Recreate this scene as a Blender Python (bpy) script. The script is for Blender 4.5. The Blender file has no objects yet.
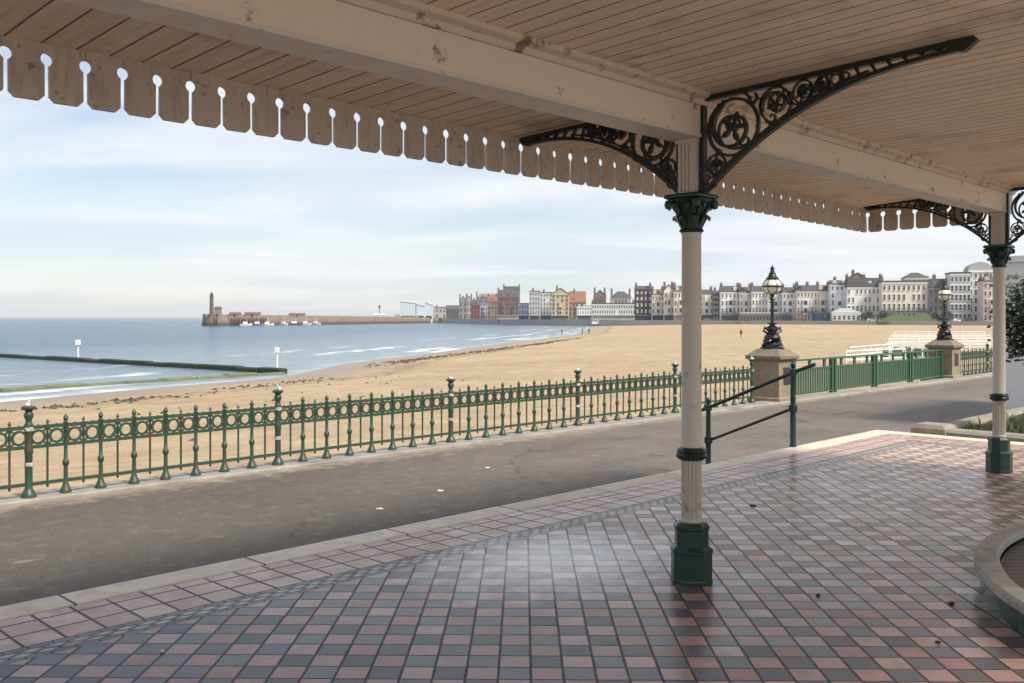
import bpy, math, random
from mathutils import Vector, noise as mnoise
random.seed(7)
R = math.radians
scene = bpy.context.scene
COL = scene.collection
F, HY, CH = 940.0, 317.0, 1.65
PHI = R(45.5)
U = (math.cos(PHI), math.sin(PHI)); NN = (-math.sin(PHI), math.cos(PHI))

def W(s, d, z=0.0):
    return (s*U[0]+d*NN[0], s*U[1]+d*NN[1], z)
def G(px, py, z):
    Z = F*(CH-z)/(py-HY); return ((px-512)/F*Z, Z, z)
def XZ(px, Z, z=0.0):
    return ((px-512)/F*Z, Z, z)

# ------------------------------------------------------------------ objects
def empty(name, loc=(0,0,0), rz=0.0, parent=None):
    o = bpy.data.objects.new(name, None); COL.objects.link(o)
    o.location = loc; o.rotation_euler = (0,0,rz); o.empty_display_size = .1
    if parent: o.parent = parent
    return o
def tag(o, label, cat, group=None, kind=None):
    o['label'] = label; o['category'] = cat
    if group: o['group'] = group
    if kind: o['kind'] = kind
    return o
def structure(o):
    o['kind'] = 'structure'; return o

class MB:
    def __init__(s): s.v = []; s.f = []; s.m = []; s.mi = 0
    def add(s, vs, fs):
        b = len(s.v); s.v += [tuple(p) for p in vs]
        for f in fs: s.f.append(tuple(b+i for i in f)); s.m.append(s.mi)
    def box(s, x0, x1, y0, y1, z0, z1):
        s.add([(x0,y0,z0),(x1,y0,z0),(x1,y1,z0),(x0,y1,z0),(x0,y0,z1),(x1,y0,z1),(x1,y1,z1),(x0,y1,z1)],
              [(0,3,2,1),(4,5,6,7),(0,1,5,4),(1,2,6,5),(2,3,7,6),(3,0,4,7)])
    def bbox(s, x0, x1, y0, y1, z0, z1, b=.01):
        # box with chamfered top edges
        s.add([(x0,y0,z0),(x1,y0,z0),(x1,y1,z0),(x0,y1,z0),
               (x0,y0,z1-b),(x1,y0,z1-b),(x1,y1,z1-b),(x0,y1,z1-b),
               (x0+b,y0+b,z1),(x1-b,y0+b,z1),(x1-b,y1-b,z1),(x0+b,y1-b,z1)],
              [(0,3,2,1),(0,1,5,4),(1,2,6,5),(2,3,7,6),(3,0,4,7),(4,5,9,8),(5,6,10,9),(6,7,11,10),(7,4,8,11),(8,9,10,11)])
    def lathe(s, prof, n=16, c=(0,0,0), rot=0.0, flute=None):
        vs = []; fs = []
        for (r, z) in prof:
            for k in range(n):
                a = rot + 2*math.pi*k/n
                rr = r
                if flute and flute[0] <= z <= flute[1]: rr = r*(1-.20*(k % 2))
                vs.append((c[0]+rr*math.cos(a), c[1]+rr*math.sin(a), c[2]+z))
        m = len(prof)
        for i in range(m-1):
            for k in range(n):
                k2 = (k+1) % n
                fs.append((i*n+k, i*n+k2, (i+1)*n+k2, (i+1)*n+k))
        fs.append(tuple(reversed(range(n)))); fs.append(tuple((m-1)*n+k for k in range(n)))
        s.add(vs, fs)
    def tube(s, pts, r, n=8, r2=None):
        pts = [Vector(p) for p in pts]; m = len(pts); vs = []; fs = []
        for i, p in enumerate(pts):
            t = (pts[min(i+1,m-1)]-pts[max(i-1,0)]).normalized()
            a = Vector((0,0,1)) if abs(t.z) < .9 else Vector((1,0,0))
            x = t.cross(a).normalized(); y = t.cross(x).normalized()
            rr = r if r2 is None else r+(r2-r)*i/(m-1)
            for k in range(n):
                an = 2*math.pi*k/n
                vs.append(p + x*rr*math.cos(an) + y*rr*math.sin(an))
        for i in range(m-1):
            for k in range(n):
                k2 = (k+1) % n
                fs.append((i*n+k, i*n+k2, (i+1)*n+k2, (i+1)*n+k))
        fs.append(tuple(reversed(range(n)))); fs.append(tuple((m-1)*n+k for k in range(n)))
        s.add(vs, fs)
    def ribbon(s, pts, w, dep, plane='yz', off=0.0, closed=False, w2=None):
        # pts: 2D polyline (a,b); swept rectangle, thickness dep across the plane
        m = len(pts); vs = []; fs = []
        def to3(a, b, c):
            return (c, a, b) if plane == 'yz' else (a, c, b)
        for i, (a, b) in enumerate(pts):
            if closed: p0 = pts[(i-1) % m]; p1 = pts[(i+1) % m]
            else: p0 = pts[max(i-1,0)]; p1 = pts[min(i+1,m-1)]
            tx, ty = p1[0]-p0[0], p1[1]-p0[1]; l = math.hypot(tx,ty) or 1
            nx, ny = -ty/l, tx/l
            ww = w if w2 is None else w+(w2-w)*i/(m-1)
            for (q, c) in ((-.5,-.5),(.5,-.5),(.5,.5),(-.5,.5)):
                vs.append(to3(a+nx*ww*q, b+ny*ww*q, off+dep*c))
        rng = m if closed else m-1
        for i in range(rng):
            j = (i+1) % m
            for k in range(4):
                k2 = (k+1) % 4
                fs.append((i*4+k, i*4+k2, j*4+k2, j*4+k))
        if not closed:
            fs.append((3,2,1,0)); fs.append(tuple((m-1)*4+k for k in range(4)))
        s.add(vs, fs)
    def prism(s, poly, c0, c1, plane='xz'):
        # polygon in a plane, extruded along the third axis
        n = len(poly)
        def t(a, b, c):
            return {'xz':(a,c,b),'xy':(a,b,c),'yz':(c,a,b)}[plane]
        vs = [t(a,b,c0) for a,b in poly]+[t(a,b,c1) for a,b in poly]
        fs = [tuple(range(n)), tuple(reversed(range(n,2*n)))]
        for i in range(n):
            j = (i+1) % n; fs.append((i, i+n, j+n, j))
        s.add(vs, fs)
    def build(s, name, mat, parent=None, smooth=False, loc=None, rz=None, fix=True):
        me = bpy.data.meshes.new(name); me.from_pydata(s.v, [], s.f)
        mats = mat if isinstance(mat, (list, tuple)) else [mat]
        for m in mats: me.materials.append(m)
        if len(mats) > 1: me.polygons.foreach_set('material_index', s.m)
        if fix:
            import bmesh
            bm = bmesh.new(); bm.from_mesh(me); bmesh.ops.recalc_face_normals(bm, faces=bm.faces); bm.to_mesh(me); bm.free()
        if smooth:
            me.polygons.foreach_set('use_smooth', [True]*len(me.polygons))
            me.set_sharp_from_angle(angle=R(38))
        me.update()
        o = bpy.data.objects.new(name, me); COL.objects.link(o)
        if parent: o.parent = parent
        if loc: o.location = loc
        if rz is not None: o.rotation_euler = (0,0,rz)
        return o

def copy_tree(o, parent=None):
    c = o.copy(); COL.objects.link(c); c.parent = parent
    for ch in list(o.children): copy_tree(ch, c)
    return c
def inst(o, parent, loc=(0,0,0), rz=0.0):
    c = o.copy(); COL.objects.link(c); c.parent = parent; c.location = loc; c.rotation_euler = (0,0,rz)
    return c

# ------------------------------------------------------------------ materials
class NT:
    def __init__(s, name):
        s.mat = bpy.data.materials.new(name); s.mat.use_nodes = True
        s.t = s.mat.node_tree; s.b = s.t.nodes['Principled BSDF']
    def n(s, typ, **kw):
        nd = s.t.nodes.new(typ)
        for k, v in kw.items():
            if hasattr(nd, k): setattr(nd, k, v)
        return nd
    def put(s, sock, v):
        if isinstance(v, bpy.types.NodeSocket): s.t.links.new(v, sock)
        elif v is not None:
            if hasattr(sock.default_value, '__len__') and not hasattr(v, '__len__'): v = (v,v,v)
            if hasattr(sock.default_value, '__len__') and len(sock.default_value) == 4 and len(v) == 3: v = (*v, 1)
            sock.default_value = v
    def m(s, op, a, b=None, c=None):
        nd = s.n('ShaderNodeMath', operation=op)
        s.put(nd.inputs[0], a)
        if b is not None: s.put(nd.inputs[1], b)
        if c is not None: s.put(nd.inputs[2], c)
        return nd.outputs[0]
    def mix(s, f, a, b, blend='MIX'):
        nd = s.n('ShaderNodeMix', data_type='RGBA', blend_type=blend)
        s.put(nd.inputs[0], f); s.put(nd.inputs[6], a); s.put(nd.inputs[7], b)
        return nd.outputs[2]
    def coord(s, which='Object'):
        return s.n('ShaderNodeTexCoord').outputs[which]
    def pos(s): return s.n('ShaderNodeNewGeometry').outputs['Position']
    def sep(s, v):
        nd = s.n('ShaderNodeSeparateXYZ'); s.put(nd.inputs[0], v); return nd.outputs
    def comb(s, x, y, z=0.0):
        nd = s.n('ShaderNodeCombineXYZ'); s.put(nd.inputs[0], x); s.put(nd.inputs[1], y); s.put(nd.inputs[2], z); return nd.outputs[0]
    def scale(s, v, sc):
        nd = s.n('ShaderNodeMapping'); s.put(nd.inputs[0], v); nd.inputs['Scale'].default_value = sc; return nd.outputs[0]
    def noise(s, v, sc, det=4, rough=.55, dist=0.0):
        nd = s.n('ShaderNodeTexNoise'); s.put(nd.inputs['Vector'], v)
        nd.inputs['Scale'].default_value = sc; nd.inputs['Detail'].default_value = det
        nd.inputs['Roughness'].default_value = rough; nd.inputs['Distortion'].default_value = dist
        return nd.outputs['Fac']
    def white(s, v):
        nd = s.n('ShaderNodeTexWhiteNoise'); s.put(nd.inputs['Vector'], v); return nd.outputs['Value']
    def ramp(s, f, lo, hi):
        nd = s.n('ShaderNodeMapRange'); nd.clamp = True
        s.put(nd.inputs[0], f); nd.inputs[1].default_value = lo; nd.inputs[2].default_value = hi
        return nd.outputs[0]
    def rng(s, f, a, b):
        nd = s.n('ShaderNodeMapRange'); s.put(nd.inputs[0], f); nd.inputs[3].default_value = a; nd.inputs[4].default_value = b
        return nd.outputs[0]
    def bump(s, h, strength=.3, dist=.01, nrm=None):
        nd = s.n('ShaderNodeBump'); nd.inputs['Strength'].default_value = strength; nd.inputs['Distance'].default_value = dist
        s.put(nd.inputs['Height'], h)
        if nrm: s.put(nd.inputs['Normal'], nrm)
        s.put(s.b.inputs['Normal'], nd.outputs[0]); return nd.outputs[0]
    def set(s, col=None, rough=None, spec=None, metal=None):
        if col is not None: s.put(s.b.inputs['Base Color'], col)
        if rough is not None: s.put(s.b.inputs['Roughness'], rough)
        if spec is not None: s.put(s.b.inputs['Specular IOR Level'], spec)
        if metal is not None: s.put(s.b.inputs['Metallic'], metal)
        return s.mat

def paint(name, col, rough=.45, dirt=(.10,.07,.05), amt=.5, sc=6, bump=.15, thr=(.55,.75)):
    t = NT(name); v = t.pos()
    n1 = t.noise(v, sc, 6, .65); n2 = t.noise(v, sc*5, 3)
    c = t.mix(t.m('MULTIPLY', t.ramp(n1, *thr), amt), col, dirt)
    c = t.mix(t.m('MULTIPLY', n2, .22), c, tuple(x*.55 for x in col))
    t.bump(t.m('ADD', n1, n2), bump, .004)
    return t.set(c, t.m('ADD', t.m('MULTIPLY', n1, .3), rough-.15))

M = {}
M['cream'] = paint('cream_paint', (.63,.585,.50), .42, (.17,.085,.04), .8, 8, thr=(.60,.70))
M['beam'] = paint('beam_paint', (.74,.62,.48), .55, (.11,.05,.025), .9, 4.2, thr=(.62,.68))
M['moulding'] = paint('moulding_paint', (.62,.49,.37), .55, (.09,.045,.025), .85, 7, thr=(.54,.64))
M['green'] = paint('green_paint', (.016,.050,.037), .34, (.11,.085,.05), .35, 14)
M['darkgreen'] = paint('dark_green_paint', (.014,.022,.020), .38, (.06,.04,.025), .35, 14)
M['fencegreen'] = paint('fence_green_paint', (.026,.068,.042), .42, (.085,.045,.025), .8, 7, thr=(.48,.68))
M['gategreen'] = paint('gate_green_paint', (.038,.108,.062), .45, (.09,.09,.06), .45, 5)
M['black'] = paint('black_paint', (.018,.018,.02), .35, (.05,.045,.04), .4, 14)
M['whitepaint'] = paint('white_paint', (.74,.74,.72), .5, (.35,.33,.3), .4, 8)
M['greypaint'] = paint('worn_white_paint', (.58,.57,.53), .5, (.08,.09,.06), .9, 16, thr=(.45,.62))
M['railgreen'] = paint('rail_green_paint', (.012,.034,.026), .36, (.06,.05,.035), .4, 12)
M['collar'] = paint('collar_paint', (.016,.026,.030), .32, (.05,.04,.03), .3, 14)
def plain(name, col, rough=.7, var=.3, sc=.5):
    t = NT(name); v = t.pos()
    n = t.noise(v, sc, 5, .6)
    return t.set(t.mix(t.m('MULTIPLY', n, var), col, tuple(c*.45 for c in col)), rough)
def stone(name, col, sc=6, moss=None):
    t = NT(name); v = t.pos()
    n = t.noise(v, sc, 8, .7); n2 = t.noise(v, sc*9, 4, .6); n3 = t.noise(v, 1.3, 3)
    c = t.mix(t.ramp(n, .35, .7), tuple(x*.6 for x in col), col)
    c = t.mix(t.m('MULTIPLY', n2, .35), c, tuple(x*.4 for x in col))
    c = t.mix(t.m('MULTIPLY', t.ramp(n3, .5, .75), .4), c, (.07,.06,.045))
    t.bump(t.m('ADD', n, t.m('MULTIPLY', n2, .6)), .5, .012)
    return t.set(c, .85)
M['sandstone'] = stone('pillar_stone', (.36,.285,.195))
M['sandstone_dark'] = stone('weathered_cap_stone', (.27,.22,.16), 5)
M['kerbstone'] = stone('bed_kerb_stone', (.40,.35,.28))
M['coping'] = stone('planter_coping_stone', (.60,.56,.50), 9)

def mat_ceiling(name, col, w=.165):
    t = NT(name); s, d, z = t.sep(t.coord())
    q = t.m('DIVIDE', s, w); i = t.m('FLOOR', q); fr = t.m('SUBTRACT', q, i)
    edge = t.m('MINIMUM', fr, t.m('SUBTRACT', 1.0, fr))
    groove = t.ramp(edge, .05, .018)
    mid = t.ramp(t.m('ABSOLUTE', t.m('SUBTRACT', fr, .5)), .014, .004)   # bead line along each board
    rnd = t.white(t.comb(i, 3.0))
    vv = t.comb(t.m('MULTIPLY', s, 3.0), t.m('MULTIPLY', d, .7), z)
    n = t.noise(vv, 1.4, 6, .6); n2 = t.noise(t.comb(t.m('MULTIPLY', s, 14.0), t.m('MULTIPLY', d, .8), rnd), 2.2, 5)
    stain = t.noise(t.comb(s, d, 2.0), 1.7, 6, .7)
    c = t.mix(t.m('MULTIPLY', rnd, .3), col, tuple(x*.66 for x in col))
    c = t.mix(t.m('MULTIPLY', t.ramp(n2, .4, .75), .34), c, (.34,.21,.12))
    c = t.mix(t.m('MULTIPLY', t.ramp(stain, .54, .70), .5), c, (.27,.17,.10))
    c = t.mix(t.m('MULTIPLY', t.ramp(t.noise(t.comb(s, d, 7.0), 5.5, 5, .75), .69, .75), .8), c, (.05,.03,.02))
    c = t.mix(t.m('MAXIMUM', t.m('MULTIPLY', groove, .88), t.m('MULTIPLY', mid, .18)), c, (.055,.032,.02))
    h = t.m('SUBTRACT', t.m('ADD', t.m('MULTIPLY', rnd, .25), t.m('MULTIPLY', n, .2)), groove)
    t.bump(h, .6, .008)
    return t.set(c, t.rng(n, .38, .62), .4)
M['ceil_in'] = mat_ceiling('inner_board_paint', (.90,.73,.545), .122)
M['ceil_out'] = mat_ceiling('outer_board_paint', (.93,.77,.56))
def mat_valance():
    t = NT('valance_board_paint'); v = t.pos()
    s, y, z = t.sep(v)
    oi = t.n('ShaderNodeObjectInfo').outputs['Random']
    n = t.noise(t.comb(t.m('MULTIPLY', s, 6.0), t.m('MULTIPLY', y, 6.0), z), 4, 6, .65); n2 = t.noise(v, 18, 4)
    c = t.mix(t.m('MULTIPLY', oi, .35), (.62,.54,.45), (.46,.40,.335))
    c = t.mix(t.m('MULTIPLY', t.ramp(n, .5, .75), .45), c, (.20,.11,.06))
    c = t.mix(t.m('MULTIPLY', t.ramp(n2, .62, .7), .5), c, (.07,.04,.03))
    t.bump(n, .25, .004)
    return t.set(c, .6)
M['valance'] = mat_valance()

def mat_tiles():
    t = NT('quarry_tiles'); s, d, z = t.sep(t.coord())
    KD, KS = 5.546, 13.24           # inner edge of the kerb stones, far end of the tiling
    ed = t.m('SUBTRACT', KD, d); es = t.m('SUBTRACT', KS, s)
    e = t.m('MINIMUM', ed, es)
    along = t.mix(t.m('LESS_THAN', ed, es), t.comb(d, d, d), t.comb(s, s, s))
    al = t.sep(along)[0]
    rows_e = .11+.205*2; strip_e = rows_e+.185
    isrow = t.m('LESS_THAN', e, rows_e)
    isin = t.m('GREATER_THAN', e, strip_e)
    # inner chequer at about 45 degrees to the kerb
    g = R(43.8); T = .150
    fx = t.m('ADD', t.m('MULTIPLY', s, math.sin(g)), t.m('MULTIPLY', d, -math.cos(g)))
    fy = t.m('ADD', t.m('MULTIPLY', s, math.cos(g)), t.m('MULTIPLY', d, math.sin(g)))
    # phase so that a joint passes where the photograph has one
    X0, Y0 = .088, 4.426
    s0 = X0*U[0]+Y0*U[1]; d0 = X0*NN[0]+Y0*NN[1]
    ax = s0*math.sin(g)-d0*math.cos(g); ay = s0*math.cos(g)+d0*math.sin(g)
    qa = t.m('DIVIDE', t.m('SUBTRACT', fx, ax), T); qb = t.m('DIVIDE', t.m('SUBTRACT', fy, ay), T)
    ia = t.m('FLOOR', qa); ib = t.m('FLOOR', qb)
    fa = t.m('SUBTRACT', qa, ia); fb = t.m('SUBTRACT', qb, ib)
    def joint(f, w=.022):
        return t.m('MINIMUM', f, t.m('SUBTRACT', 1.0, f))
    j_in = t.m('MINIMUM', joint(fa), t.m('ADD', joint(fb), .010))
    par = t.m('MODULO', t.m('ADD', t.m('ADD', ia, ib), 2000.0), 2.0)
    dark = t.m('LESS_THAN', par, .5)
    rnd = t.white(t.comb(ia, ib, 1.0)); rnd2 = t.white(t.comb(ia, ib, 5.0))
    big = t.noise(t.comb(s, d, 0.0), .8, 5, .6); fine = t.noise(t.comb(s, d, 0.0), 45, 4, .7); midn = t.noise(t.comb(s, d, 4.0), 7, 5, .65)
    sky_tint = t.ramp(t.m('ADD', s, t.m('MULTIPLY', t.m('SUBTRACT', big, .5), 5.0)), 3.2, 7.2)  # sky reflection painted into the tile colours: navy left, paler and warmer right
    cd = t.mix(rnd, t.mix(sky_tint, (.018,.032,.060), (.16,.105,.078)), t.mix(sky_tint, (.050,.074,.112), (.35,.25,.185)))
    cp = t.mix(rnd, t.mix(sky_tint, (.34,.165,.165), (.52,.30,.235)), t.mix(sky_tint, (.48,.29,.285), (.72,.50,.40)))
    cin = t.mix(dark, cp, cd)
    # border rows
    qc = t.m('DIVIDE', al, .205); ic = t.m('FLOOR', qc); fc = t.m('SUBTRACT', qc, ic)
    qr = t.m('DIVIDE', t.m('SUBTRACT', e, .11), .205); ir = t.m('FLOOR', qr); fr = t.m('SUBTRACT', qr, ir)
    j_row = t.m('MINIMUM', joint(fc), joint(fr))
    rr = t.white(t.comb(ic, ir, 9.0))
    crow = t.mix(rr, (.46,.25,.20), (.60,.39,.315))
    # patterned strip: small dark tiles with a pale running motif
    vs = t.m('DIVIDE', t.m('SUBTRACT', e, rows_e), .185)
    iv = t.m('FLOOR', t.m('MULTIPLY', vs, 4.0)); fv = t.m('SUBTRACT', t.m('MULTIPLY', vs, 4.0), iv)
    qs = t.m('ADD', t.m('DIVIDE', al, .118), t.m('MULTIPLY', iv, .5)); isx = t.m('FLOOR', qs); fs = t.m('SUBTRACT', qs, isx)
    midrow = t.m('MULTIPLY', t.m('GREATER_THAN', iv, .5), t.m('LESS_THAN', iv, 2.5))
    tri = t.m('LESS_THAN', t.m('ADD', t.m('ABSOLUTE', t.m('SUBTRACT', fs, .5)), t.m('MULTIPLY', t.m('ABSOLUTE', t.m('SUBTRACT', fv, .5)), .6)), .34)
    light = t.m('MULTIPLY', midrow, tri)
    cst = t.mix(light, t.mix(sky_tint, (.030,.036,.048), (.13,.11,.095)), (.42,.36,.30))
    j_st = t.m('MINIMUM', joint(fs), joint(fv))
    c = t.mix(isrow, cst, crow); c = t.mix(isin, c, cin)
    jr = t.sep(t.mix(isin, t.mix(isrow, t.comb(j_st, 0, 0), t.comb(j_row, 0, 0)), t.comb(j_in, 0, 0)))[0]
    jn = t.m('ADD', jr, t.m('MULTIPLY', t.m('SUBTRACT', midn, .5), .05))
    grout = t.ramp(jn, .056, .028)
    c = t.mix(t.m('MULTIPLY', t.ramp(midn, .42, .72), .5), c, (.15,.105,.08))
    grime = t.ramp(t.noise(t.comb(s, d, 11.0), 1.9, 6, .7), .52, .72)
    c = t.mix(t.m('MULTIPLY', grime, .45), c, (.09,.062,.047))
    chip = t.m('MULTIPLY', t.ramp(t.noise(t.comb(s, d, 6.0), 14, 4, .7), .66, .70), t.ramp(jr, .16, .05))
    c = t.mix(chip, c, (.05,.04,.034))
    c = t.mix(t.m('MULTIPLY', t.ramp(fine, .55, .8), .25), c, (.03,.025,.022))
    c = t.mix(grout, c, t.mix(t.ramp(big, .4, .65), (.028,.022,.02), (.085,.066,.052)))
    # polish and wet film
    cx, cy = 4.75, 4.25
    rad = t.m('SQRT', t.m('ADD', t.m('POWER', t.m('SUBTRACT', s, cx), 2.0), t.m('POWER', t.m('MULTIPLY', t.m('SUBTRACT', d, cy), 1.4), 2.0)))
    wet = t.ramp(t.m('ADD', rad, t.m('MULTIPLY', midn, 1.4)), 1.9, .9)
    ro = t.m('ADD', t.rng(big, .22, .42), t.m('MULTIPLY', rnd2, .14))
    ro = t.m('SUBTRACT', ro, t.m('MULTIPLY', wet, .17))
    ro = t.m('ADD', ro, t.m('MULTIPLY', grout, .4))
    ro = t.m('MAXIMUM', ro, .08)
    tilt = t.m('MULTIPLY', t.m('ADD', t.m('MULTIPLY', fa, t.m('SUBTRACT', rnd, .5)), t.m('MULTIPLY', fb, t.m('SUBTRACT', rnd2, .5))), isin)
    h = t.m('ADD', t.m('MULTIPLY', grout, -1.0), t.m('MULTIPLY', midn, .10))
    h = t.m('ADD', h, t.m('MULTIPLY', fine, .04)); h = t.m('ADD', h, t.m('MULTIPLY', tilt, .5))
    t.bump(h, .55, .004)
    t.put(t.b.inputs['Coat Weight'], t.m('ADD', .16, t.m('MULTIPLY', wet, .84))); t.put(t.b.inputs['Coat Roughness'], t.m('MAXIMUM', t.m('SUBTRACT', t.rng(big, .10, .24), t.m('MULTIPLY', wet, .12)), .05))
    return t.set(c, ro, .5)
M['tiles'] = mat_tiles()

def mat_asphalt():
    t = NT('asphalt'); s, d, z = t.sep(t.coord()); v = t.comb(s, d, 0.0)
    n = t.noise(v, .55, 6, .65); f = t.noise(v, 42, 4, .75); mdn = t.noise(v, 4.5, 6, .7)
    st = t.noise(t.comb(t.m('MULTIPLY', s, .25), t.m('MULTIPLY', d, 1.3), 3.0), 1.1, 5, .6)
    c = t.mix(t.ramp(n, .3, .7), (.115,.093,.08), (.175,.145,.125))
    old = t.ramp(t.m('ADD', s, t.m('MULTIPLY', mdn, 5.0)), 15.5, 9.0)
    c = t.mix(t.m('MULTIPLY', old, .8), c, t.mix(n, (.055,.045,.037), (.105,.088,.073)))
    c = t.mix(t.m('MULTIPLY', t.ramp(st, .5, .75), .5), c, (.07,.056,.046))
    c = t.mix(t.m('MULTIPLY', t.ramp(mdn, .52, .72), .45), c, (.25,.215,.18))
    c = t.mix(t.m('MULTIPLY', t.ramp(f, .5, .70), .5), c, (.25,.22,.19))
    c = t.mix(t.m('MULTIPLY', t.ramp(f, .46, .3), .5), c, (.045,.04,.035))
    # old repair patch and a seam across the promenade
    ps = t.m('ADD', s, t.m('MULTIPLY', t.m('SUBTRACT', mdn, .5), .9)); pd = t.m('ADD', d, t.m('MULTIPLY', t.m('SUBTRACT', n, .5), .3))
    inp = t.m('MULTIPLY', t.m('MULTIPLY', t.m('GREATER_THAN', ps, 3.45), t.m('LESS_THAN', ps, 3.95)), t.m('MULTIPLY', t.m('GREATER_THAN', pd, 8.2), t.m('LESS_THAN', pd, 9.6)))
    c = t.mix(t.m('MULTIPLY', inp, t.m('MULTIPLY', t.ramp(mdn, .45, .7), .6)), c, (.10,.09,.08))
    seam = t.ramp(t.m('ABSOLUTE', t.m('SUBTRACT', t.m('ADD', s, t.m('MULTIPLY', n, .6)), 17.2)), .05, .015)
    c = t.mix(t.m('MULTIPLY', seam, .5), c, (.05,.045,.04))
    vor = t.n('ShaderNodeTexVoronoi', feature='DISTANCE_TO_EDGE'); vor.inputs['Scale'].default_value = .42
    t.put(vor.inputs['Vector'], t.comb(t.m('ADD', s, t.m('MULTIPLY', mdn, .5)), t.m('ADD', d, t.m('MULTIPLY', n, .7)), 0.0))
    crack = t.m('MULTIPLY', t.ramp(vor.outputs['Distance'], .012, .004), t.ramp(st, .50, .58))
    c = t.mix(t.m('MULTIPLY', crack, .7), c, (.05,.042,.036))
    c = t.mix(t.m('MULTIPLY', t.ramp(t.noise(v, 9, 4, .6), .68, .73), .5), c, (.05,.043,.038))
    # blown sand gathered along the railing foot and pale scuffs
    sand = t.ramp(t.m('ADD', d, t.m('MULTIPLY', t.m('SUBTRACT', mdn, .5), 1.3)), 11.15, 11.65)
    c = t.mix(t.m('MULTIPLY', sand, .6), c, (.42,.34,.25))
    sc = t.ramp(t.noise(t.comb(t.m('MULTIPLY', s, .5), t.m('MULTIPLY', d, 1.6), 9.0), 2.6, 3, .5), .70, .76)
    c = t.mix(t.m('MULTIPLY', sc, .45), c, (.36,.31,.26))
    t.bump(t.m('ADD', f, t.m('MULTIPLY', mdn, .6)), .5, .006)
    return t.set(c, t.rng(n, .6, .85), .35)
M['asphalt'] = mat_asphalt()

def mat_kerb():
    t = NT('kerb_stone'); s, d, z = t.sep(t.coord())
    q = t.m('DIVIDE', t.m('ADD', s, .35), 1.22); i = t.m('FLOOR', q); f = t.m('SUBTRACT', q, i)
    j = t.ramp(t.m('MINIMUM', f, t.m('SUBTRACT', 1.0, f)), .010, .004)
    v = t.comb(s, d, z); n = t.noise(v, 5, 7, .7); n2 = t.noise(v, 60, 4, .6); r = t.white(t.comb(i, 2.0))
    c = t.mix(r, (.70,.585,.44), (.86,.745,.59))
    c = t.mix(t.m('MULTIPLY', t.ramp(n, .45, .75), .55), c, (.25,.21,.17))
    c = t.mix(t.m('MULTIPLY', n2, .25), c, (.22,.19,.16))
    c = t.mix(j, c, (.06,.05,.045))
    t.bump(t.m('SUBTRACT', t.m('ADD', n, t.m('MULTIPLY', n2, .4)), j), .4, .008)
    return t.set(c, .6, .4)
M['kerb'] = mat_kerb()

def attr(t, name):
    nd = t.n('ShaderNodeAttribute'); nd.attribute_name = name; return nd.outputs['Fac']
def mat_sand():
    t = NT('sand_material'); v = t.pos(); dist = attr(t, 'shore')
    x, y, z = t.sep(v)
    big = t.noise(t.comb(t.m('MULTIPLY', x, .5), y, 0.0), .06, 5, .6); md = t.noise(v, .45, 7, .72); foot = t.noise(v, 1.5, 6, .8)
    rows = t.noise(t.comb(t.m('MULTIPLY', t.m('ADD', x, y), .10), t.m('MULTIPLY', t.m('SUBTRACT', y, x), .9), 0.0), .35, 5, .6)
    c = t.mix(t.ramp(big, .3, .7), (.40,.30,.185), (.52,.405,.265))
    c = t.mix(t.m('MULTIPLY', t.ramp(md, .42, .66), .6), c, (.29,.20,.12))
    c = t.mix(t.m('MULTIPLY', t.ramp(foot, .5, .62), .5), c, (.30,.20,.125))
    c = t.mix(t.m('MULTIPLY', t.ramp(rows, .55, .72), .35), c, (.70,.52,.35))
    trk = t.noise(t.comb(t.m('MULTIPLY', t.m('ADD', x, y), .04), t.m('MULTIPLY', t.m('SUBTRACT', y, x), 1.6), 4.0), 1.0, 4, .6)
    c = t.mix(t.m('MULTIPLY', t.ramp(trk, .54, .62), .5), c, (.31,.22,.14))
    c = t.mix(t.m('MULTIPLY', t.ramp(t.noise(v, .11, 5, .65), .5, .7), .35), c, (.38,.275,.18))
    wob = t.m('ADD', dist, t.m('MULTIPLY', t.m('SUBTRACT', big, .5), 10.0))
    wet = t.ramp(wob, 9.0, 1.0)
    c = t.mix(t.m('MULTIPLY', wet, .9), c, (.27,.215,.175))
    weed = t.m('MULTIPLY', t.ramp(t.m('ABSOLUTE', t.m('SUBTRACT', t.m('ADD', dist, t.m('MULTIPLY', t.m('SUBTRACT', md, .5), 7.0)), 9.0)), 1.6, .3), t.ramp(foot, .42, .62))
    c = t.mix(t.m('MULTIPLY', weed, .75), c, (.06,.045,.03))
    t.bump(t.m('ADD', t.m('MULTIPLY', md, 1.0), t.m('MULTIPLY', foot, .5)), .9, .30)
    return t.set(c, t.m('SUBTRACT', .95, t.m('MULTIPLY', wet, .6)), .3)
M['sand'] = mat_sand()
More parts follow.
